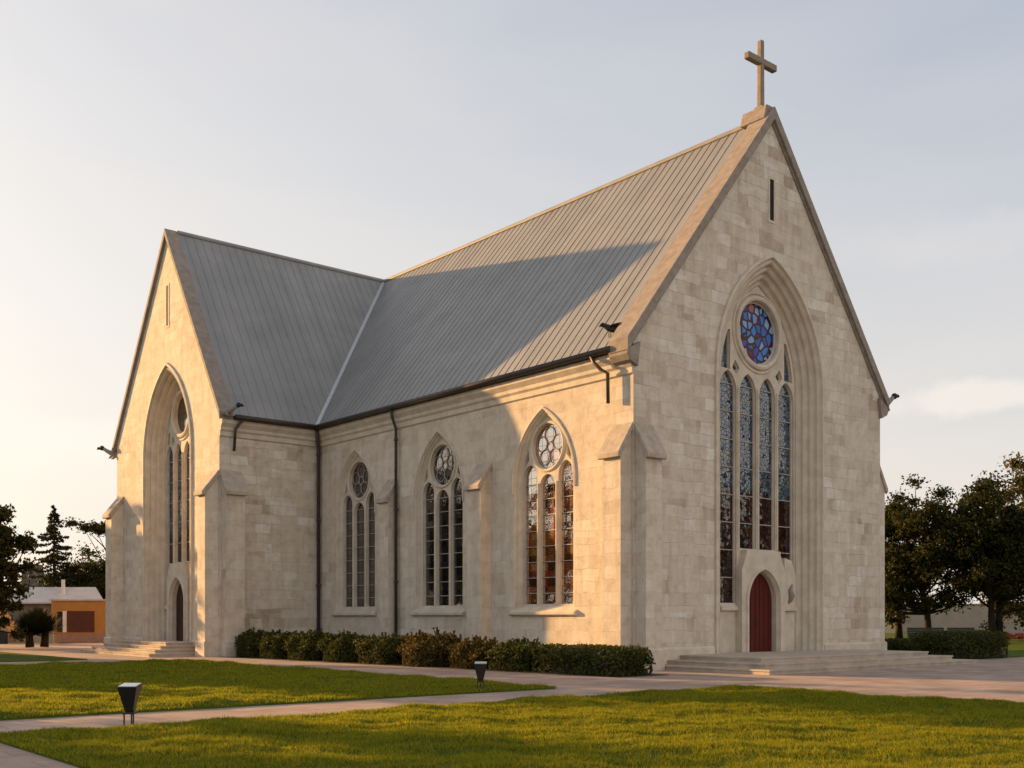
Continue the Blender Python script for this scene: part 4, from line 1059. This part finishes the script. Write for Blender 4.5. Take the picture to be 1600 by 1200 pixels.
# conifer
def conifer(label, loc, H, Rb, seed, base=0.16):
    rng = np.random.default_rng(seed); rnd = random.Random(seed)
    root = empty('conifer', loc); tag(root, label, 'tree', LG)
    t = MB(); t.tube([(0, 0, 0), (0.05, 0, H * 0.5), (0, 0, H)], [0.22, 0.14, 0.02], 8)
    P = []
    nl_ = 15
    for i in range(nl_):
        f = i / (nl_ - 1); z = H * (base + (1 - base) * f ** 0.95); r = Rb * (1 - f) ** 0.8 + 0.2
        for b in range(rnd.choice([6, 7, 8])):
            a = rnd.uniform(0, 2 * math.pi); rr = r * rnd.uniform(0.55, 1.1); zj = z + rnd.uniform(-0.35, 0.35)
            tip = Vector((math.cos(a) * rr, math.sin(a) * rr, zj - 0.10 * rr))
            s = Vector((0, 0, zj + 0.1)); mid = (s + tip) / 2 + Vector((0, 0, -0.08 * rr))
            t.tube([s, mid, tip], [0.035, 0.025, 0.008], 4, cap=False)
            n = int(62 * rr + 16)
            u = rng.random(n) ** 0.7
            base_ = np.outer(1 - u, np.array(s)) + np.outer(u, np.array(tip)); base_[:, 2] -= 0.25 * rr * u * (1 - u)
            wd = 0.30 * rr * (1 - np.abs(u - 0.45)) * 0.9 + 0.05
            off = rng.normal(0, 1, n) * wd * 0.5
            base_[:, 0] += -math.sin(a) * off; base_[:, 1] += math.cos(a) * off; base_[:, 2] += rng.normal(0, 0.05, n) - np.abs(off) * 0.15
            P.append(base_)
    P = np.concatenate(P)
    fast_mesh('crown', leaves(P, 0.14, rng, aspect=0.4), 4, M['needle'], root)
    t.build('trunk', M['bark'], root, smooth=True)
conifer('tall pointed conifer standing against the sky on the left', at(84, 88), 10.4, 2.9, 21)
tree('spreading_tree', 'wide dome shaped dark tree behind the orange building', at(176, 92), 8.0, 5.0, 1.0, 23, LG, **dict(D, nclump=260, nleaf=70000))
tree('umbrella_pine', 'flat topped pine showing one high branch beside the transept', at(196, 84), 9.3, 3.3, 8.3, 29, LG, **dict(D, nclump=60, nleaf=12000, mt='needle', clump_r=(0.12, 0.2), trunk_r=0.2))
tree('broadleaf_tree', 'low dark tree behind the grey roofed house', at(40, 98), 4.8, 3.0, 1.0, 33, LG, **dict(D, nclump=50, nleaf=9000))

# yucca
def yucca(loc):
    rng = np.random.default_rng(5); rnd = random.Random(5)
    root = empty('yucca', loc); tag(root, 'dark spiky yucca clump on two short stems on the left lawn', 'plant')
    V = []
    for hx_, hz in ((-0.33, 0.7), (0.33, 0.7), (0.0, 0.95), (-0.1, 0.6)):
        for k in range(420):
            a = rnd.uniform(0, 2 * math.pi); el = rnd.uniform(-0.15, 1.45); ln = rnd.uniform(0.75, 1.15)
            d = Vector((math.cos(a) * math.cos(el), math.sin(a) * math.cos(el), math.sin(el)))
            s = d.cross(Vector((0, 0, 1))).normalized() * 0.05
            o = Vector((hx_, 0, hz))
            V += [o - s, o + s, o + d * ln * 0.6 + s * 0.9, o + d * ln]
    fast_mesh('blades', np.array([tuple(v) for v in V]), 4, M['spike'], root)
    for s in (-1, 1):
        m = MB(); m.tube([(0.3 * s, 0, 0), (0.33 * s, 0, 0.5), (0.35 * s, 0, 1.0)], [0.19, 0.16, 0.15], 8); m.build('stem', M['bark'], root, smooth=True)
yucca(at(58, 61.5, 0.03))
bpy.data.objects['yucca'].scale = (1.3, 1.3, 1.2)

# far-left houses
M['orange'] = varied('orange_paint', (0.42, 0.20, 0.055), 0.8, 0.12, 1.5, 0.1)
M['garage'] = varied('brown_shutter', (0.10, 0.032, 0.018), 0.6, 0.15, 3, 0.1)
M['greywall'] = varied('grey_render', (0.17, 0.15, 0.13), 0.9, 0.15, 1, 0.1)
M['tin'] = varied('pale_tin_roof', (0.48, 0.45, 0.43), 0.5, 0.12, 1, 0.05)
M['canvas'] = varied('orange_canvas', (0.50, 0.27, 0.09), 0.8, 0.1, 2, 0.1)
M['white'] = varied('white_paint', (0.72, 0.68, 0.62), 0.6, 0.08, 2, 0.05)
yaw = math.atan2(RGT.y, RGT.x)
def house_frame(px, depth): return at(px, depth), yaw
loc, a = house_frame(80, 74)
oh = empty('orange_building', loc, a); tag(oh, 'small flat roofed orange building with a brown shutter on the far left', 'building')
m = MB(); m.box((0, 0, 0), (5.2, 5, 2.85)); m.build('wall', M['orange'], oh, bevel=0.02)
m = MB(); m.box((0.0, -0.06, 0), (5.2, -0.003, 0.62)); m.build('plinth', varied('pink_plinth', (0.34, 0.20, 0.15), 0.85, 0.15), oh)
m = MB(); m.box((1.1, -0.05, 0.72), (2.95, -0.003, 2.15))
for k in range(9): m.box((1.12, -0.065, 0.76 + k * 0.155), (2.93, -0.051, 0.86 + k * 0.155))
m.build('shutter', M['garage'], oh)
m = MB(); m.box((0.42, -0.04, 0.72), (0.78, -0.003, 2.1)); dr_ = m.build('window', M['dark'], oh)
m = MB(); m.box((0.80, -0.05, 0.7), (1.06, -0.003, 2.15)); m.build('window_surround', M['white'], oh)
m = MB(); m.box((-0.1, -0.1, 2.85), (5.3, 5.1, 2.95)); m.build('roof', M['tin'], oh)
loc, a = house_frame(26, 79)
gh = empty('grey_house', loc, a); tag(gh, 'grey house with a pale pitched tin roof on the far left', 'house')
m = MB(); m.box((-0.8, 0, 0), (2.9, 5, 2.75)); m.add([(-0.8, 0, 2.75), (2.9, 0, 2.75), (2.9, 0, 2.76), (-0.8, 0, 2.76)], [(0, 1, 2, 3)]); m.build('wall', M['greywall'], gh)
m = MB(); m.hexa([(-1.0, -0.3, 2.7), (3.1, -0.3, 2.7), (3.1, -0.3, 2.8), (-1.0, -0.3, 2.8)], [(-0.4, 3, 3.9), (3.1, 3, 3.9), (3.1, 3, 4.0), (-0.4, 3, 4.0)])
m.hexa([(3.1, -0.3, 2.95), (6.4, -0.3, 2.95), (6.4, -0.3, 3.03), (3.1, -0.3, 3.03)], [(3.1, 3, 3.9), (4.6, 3, 3.9), (4.6, 3, 4.0), (3.1, 3, 4.0)])
rf = m.build('roof', M['tin'], gh)
m = MB(); m.box((2.75, 1.2, 3.2), (2.95, 1.4, 4.5)); m.build('vent_pipe', M['white'], gh)
loc, a = house_frame(50, 100)
bt = empty('stone_tower', loc, a); tag(bt, 'grey stepped stone tower rising behind the grey house', 'tower')
m = MB()
for k in range(11): e = 0.04 * (k % 2); m.box((-1.0 + 0.06 * k - e, -1 - e, 0.6 * k), (0.9 - 0.03 * k + e, 1 + e, 0.6 * k + 0.595))
m.build('shaft', M['greywall'], bt)
# garden shelter
loc, a = house_frame(-14, 70)
aw = empty('garden_shelter', loc, a); aw.scale = (0.9, 0.9, 0.9); tag(aw, 'small tent like shelter with orange and white canvas at the left edge', 'tent')
m = MB(); m.add([(0.1, 0, 2.55), (1.35, -0.2, 0.95), (1.35, 1.8, 0.95), (0.1, 1.8, 2.55)], [(0, 1, 2, 3)]); m.add([(0.1, 0, 2.5), (1.35, -0.2, 0.9), (1.35, 1.8, 0.9), (0.1, 1.8, 2.5)], [(0, 1, 2, 3)]); m.build('canvas', M['canvas'], aw)
m = MB(); m.hexa([(-1.15, -0.2, 1.2), (0.75, -0.25, 1.2), (0.75, 1.8, 1.2), (-1.15, 1.8, 1.2)], [(-0.25, 0.2, 2.5), (0.1, 0.1, 2.5), (0.1, 1.6, 2.5), (-0.25, 1.6, 2.5)]); m.build('awning', M['white'], aw)
for x in (-1.0, 0.65):
    m = MB(); m.tube([(x, -0.1, 0), (x, -0.1, 1.22)], 0.04, 6); m.build('post', M['black'], aw)
m = MB(); m.box((0.75, -0.4, 0), (1.15, 0.1, 0.85)); m.tube([(0.95, -0.15, 0.84), (0.95, -0.15, 1.0)], [0.1, 0.04], 6); m.build('bin', M['black'], aw)
loc, a = house_frame(-40, 72)
bw = empty('garden_wall', loc, a); tag(bw, 'low pinkish wall behind the yucca on the far left', 'wall')
MB().box((0, 0, 0), (5.2, 0.25, 1.0)).build('wall_panel', M['wallpaint'], bw)

# ------------------------------------------------------------------ garden lamps
M['lampglass'], _nt, _b = mat('lamp_glass', (0.55, 0.58, 0.6), 0.12, 0, 0.7)
def lamp_mesh(root):
    m = MB()
    t, b = 0.150, 0.06
    m.hexa([(-b, -b, 0.235), (b, -b, 0.235), (b, b, 0.235), (-b, b, 0.235)], [(-t, -t, 0.625), (t, -t, 0.625), (t, t, 0.665), (-t, t, 0.665)])
    m.build('housing', M['black'], root, bevel=0.012)
    m = MB(); m.box((-0.09, -0.09, 0.205), (0.09, 0.09, 0.235)); m.build('collar', M['black'], root, bevel=0.006)
    # glass set in the sloping upper front edge
    m = MB(); s = 0.132
    m.hexa([(-s, -s, 0.620), (s, -s, 0.620), (s, s, 0.655), (-s, s, 0.655)], [(-s, -s, 0.632), (s, -s, 0.632), (s, s, 0.668), (-s, s, 0.668)])
    m.build('lamp_glass', M['lampglass'], root)
    for (x, y) in ((-0.07, -0.05), (0.07, -0.05), (0.0, 0.07)):
        m = MB(); m.tube([(x, y, 0), (x, y, 0.21)], 0.012, 6); m.build('leg', M['black'], root)
LGp = 'garden lamps beside the diagonal path'
p = at(203, 16.55, 0.03); a = empty('garden_lamp', p, yaw); lamp_mesh(a)
tag(a, 'black flared garden lamp on thin legs nearest the viewer on the left', 'lamp', LGp)
b = copy_tree(a); b.location = at(751, 24.7, 0.03); b['label'] = 'black flared garden lamp farther off before the rusty bush'

# ------------------------------------------------------------------ trees on the sun side that shade the lawns and the transept foot
SG = 'trees along the sunny side of the lawn'
def sunpos(q, s): return (U.y * q + U.x * s, -U.x * q + U.y * s, 0)
sh = []
def shade_tree(q, s, H, RX, th, seed, label, **k):
    return tree('broadleaf_tree', label, sunpos(q, s), H, RX, th, seed, SG, **dict(D, **dict(dict(nclump=90, nleaf=15000, leaf=0.2), **k)))
shade_tree(4.4, 62, 14.2, 2.8, 3, 41, 'tall open crowned tree beyond the transept', nclump=46, nleaf=8500, clump_r=(0.16, 0.26))
shade_tree(-10.9, 34, 12.0, 2.4, 1.0, 42, 'upright tree on the side lawn nearest the church')
shade_tree(-15.2, 30, 5.2, 2.5, 0.6, 43, 'low spreading tree second along the side lawn')
shade_tree(-19.0, 31, 5.3, 2.4, 0.6, 44, 'low spreading tree third along the side lawn')
shade_tree(-24.9, 30, 11.8, 4.5, 0.8, 45, 'big tree farthest along the side lawn')
shade_tree(-10.8, 58, 17.0, 4.2, 1.0, 46, 'tall tree well beyond the side lawn', nclump=160, nleaf=30000, leaf=0.22)
shade_tree(-5.4, 66, 16.0, 3.0, 1.0, 47, 'tall tree farthest beyond the side lawn', nclump=140, nleaf=26000, leaf=0.22)
shade_tree(-14.0, 47, 9.4, 3.0, 1.0, 48, 'middle sized tree beyond the side lawn')
# trees behind the viewer mirrored in the great window
for i, (x, y, H) in enumerate([(40, -34, 13), (48, -26, 14), (52, -46, 14), (33, -42, 12), (58, -34, 15)]):
    tree('broadleaf_tree', ['round tree across the front square', 'taller round tree across the front square', 'round tree farthest across the front square', 'small round tree across the front square', 'tallest round tree across the front square'][i], (x, y, 0), H, 4.6, 0.8, 60 + i, 'trees across the front square', **dict(D, nclump=170, nleaf=34000, leaf=0.26))
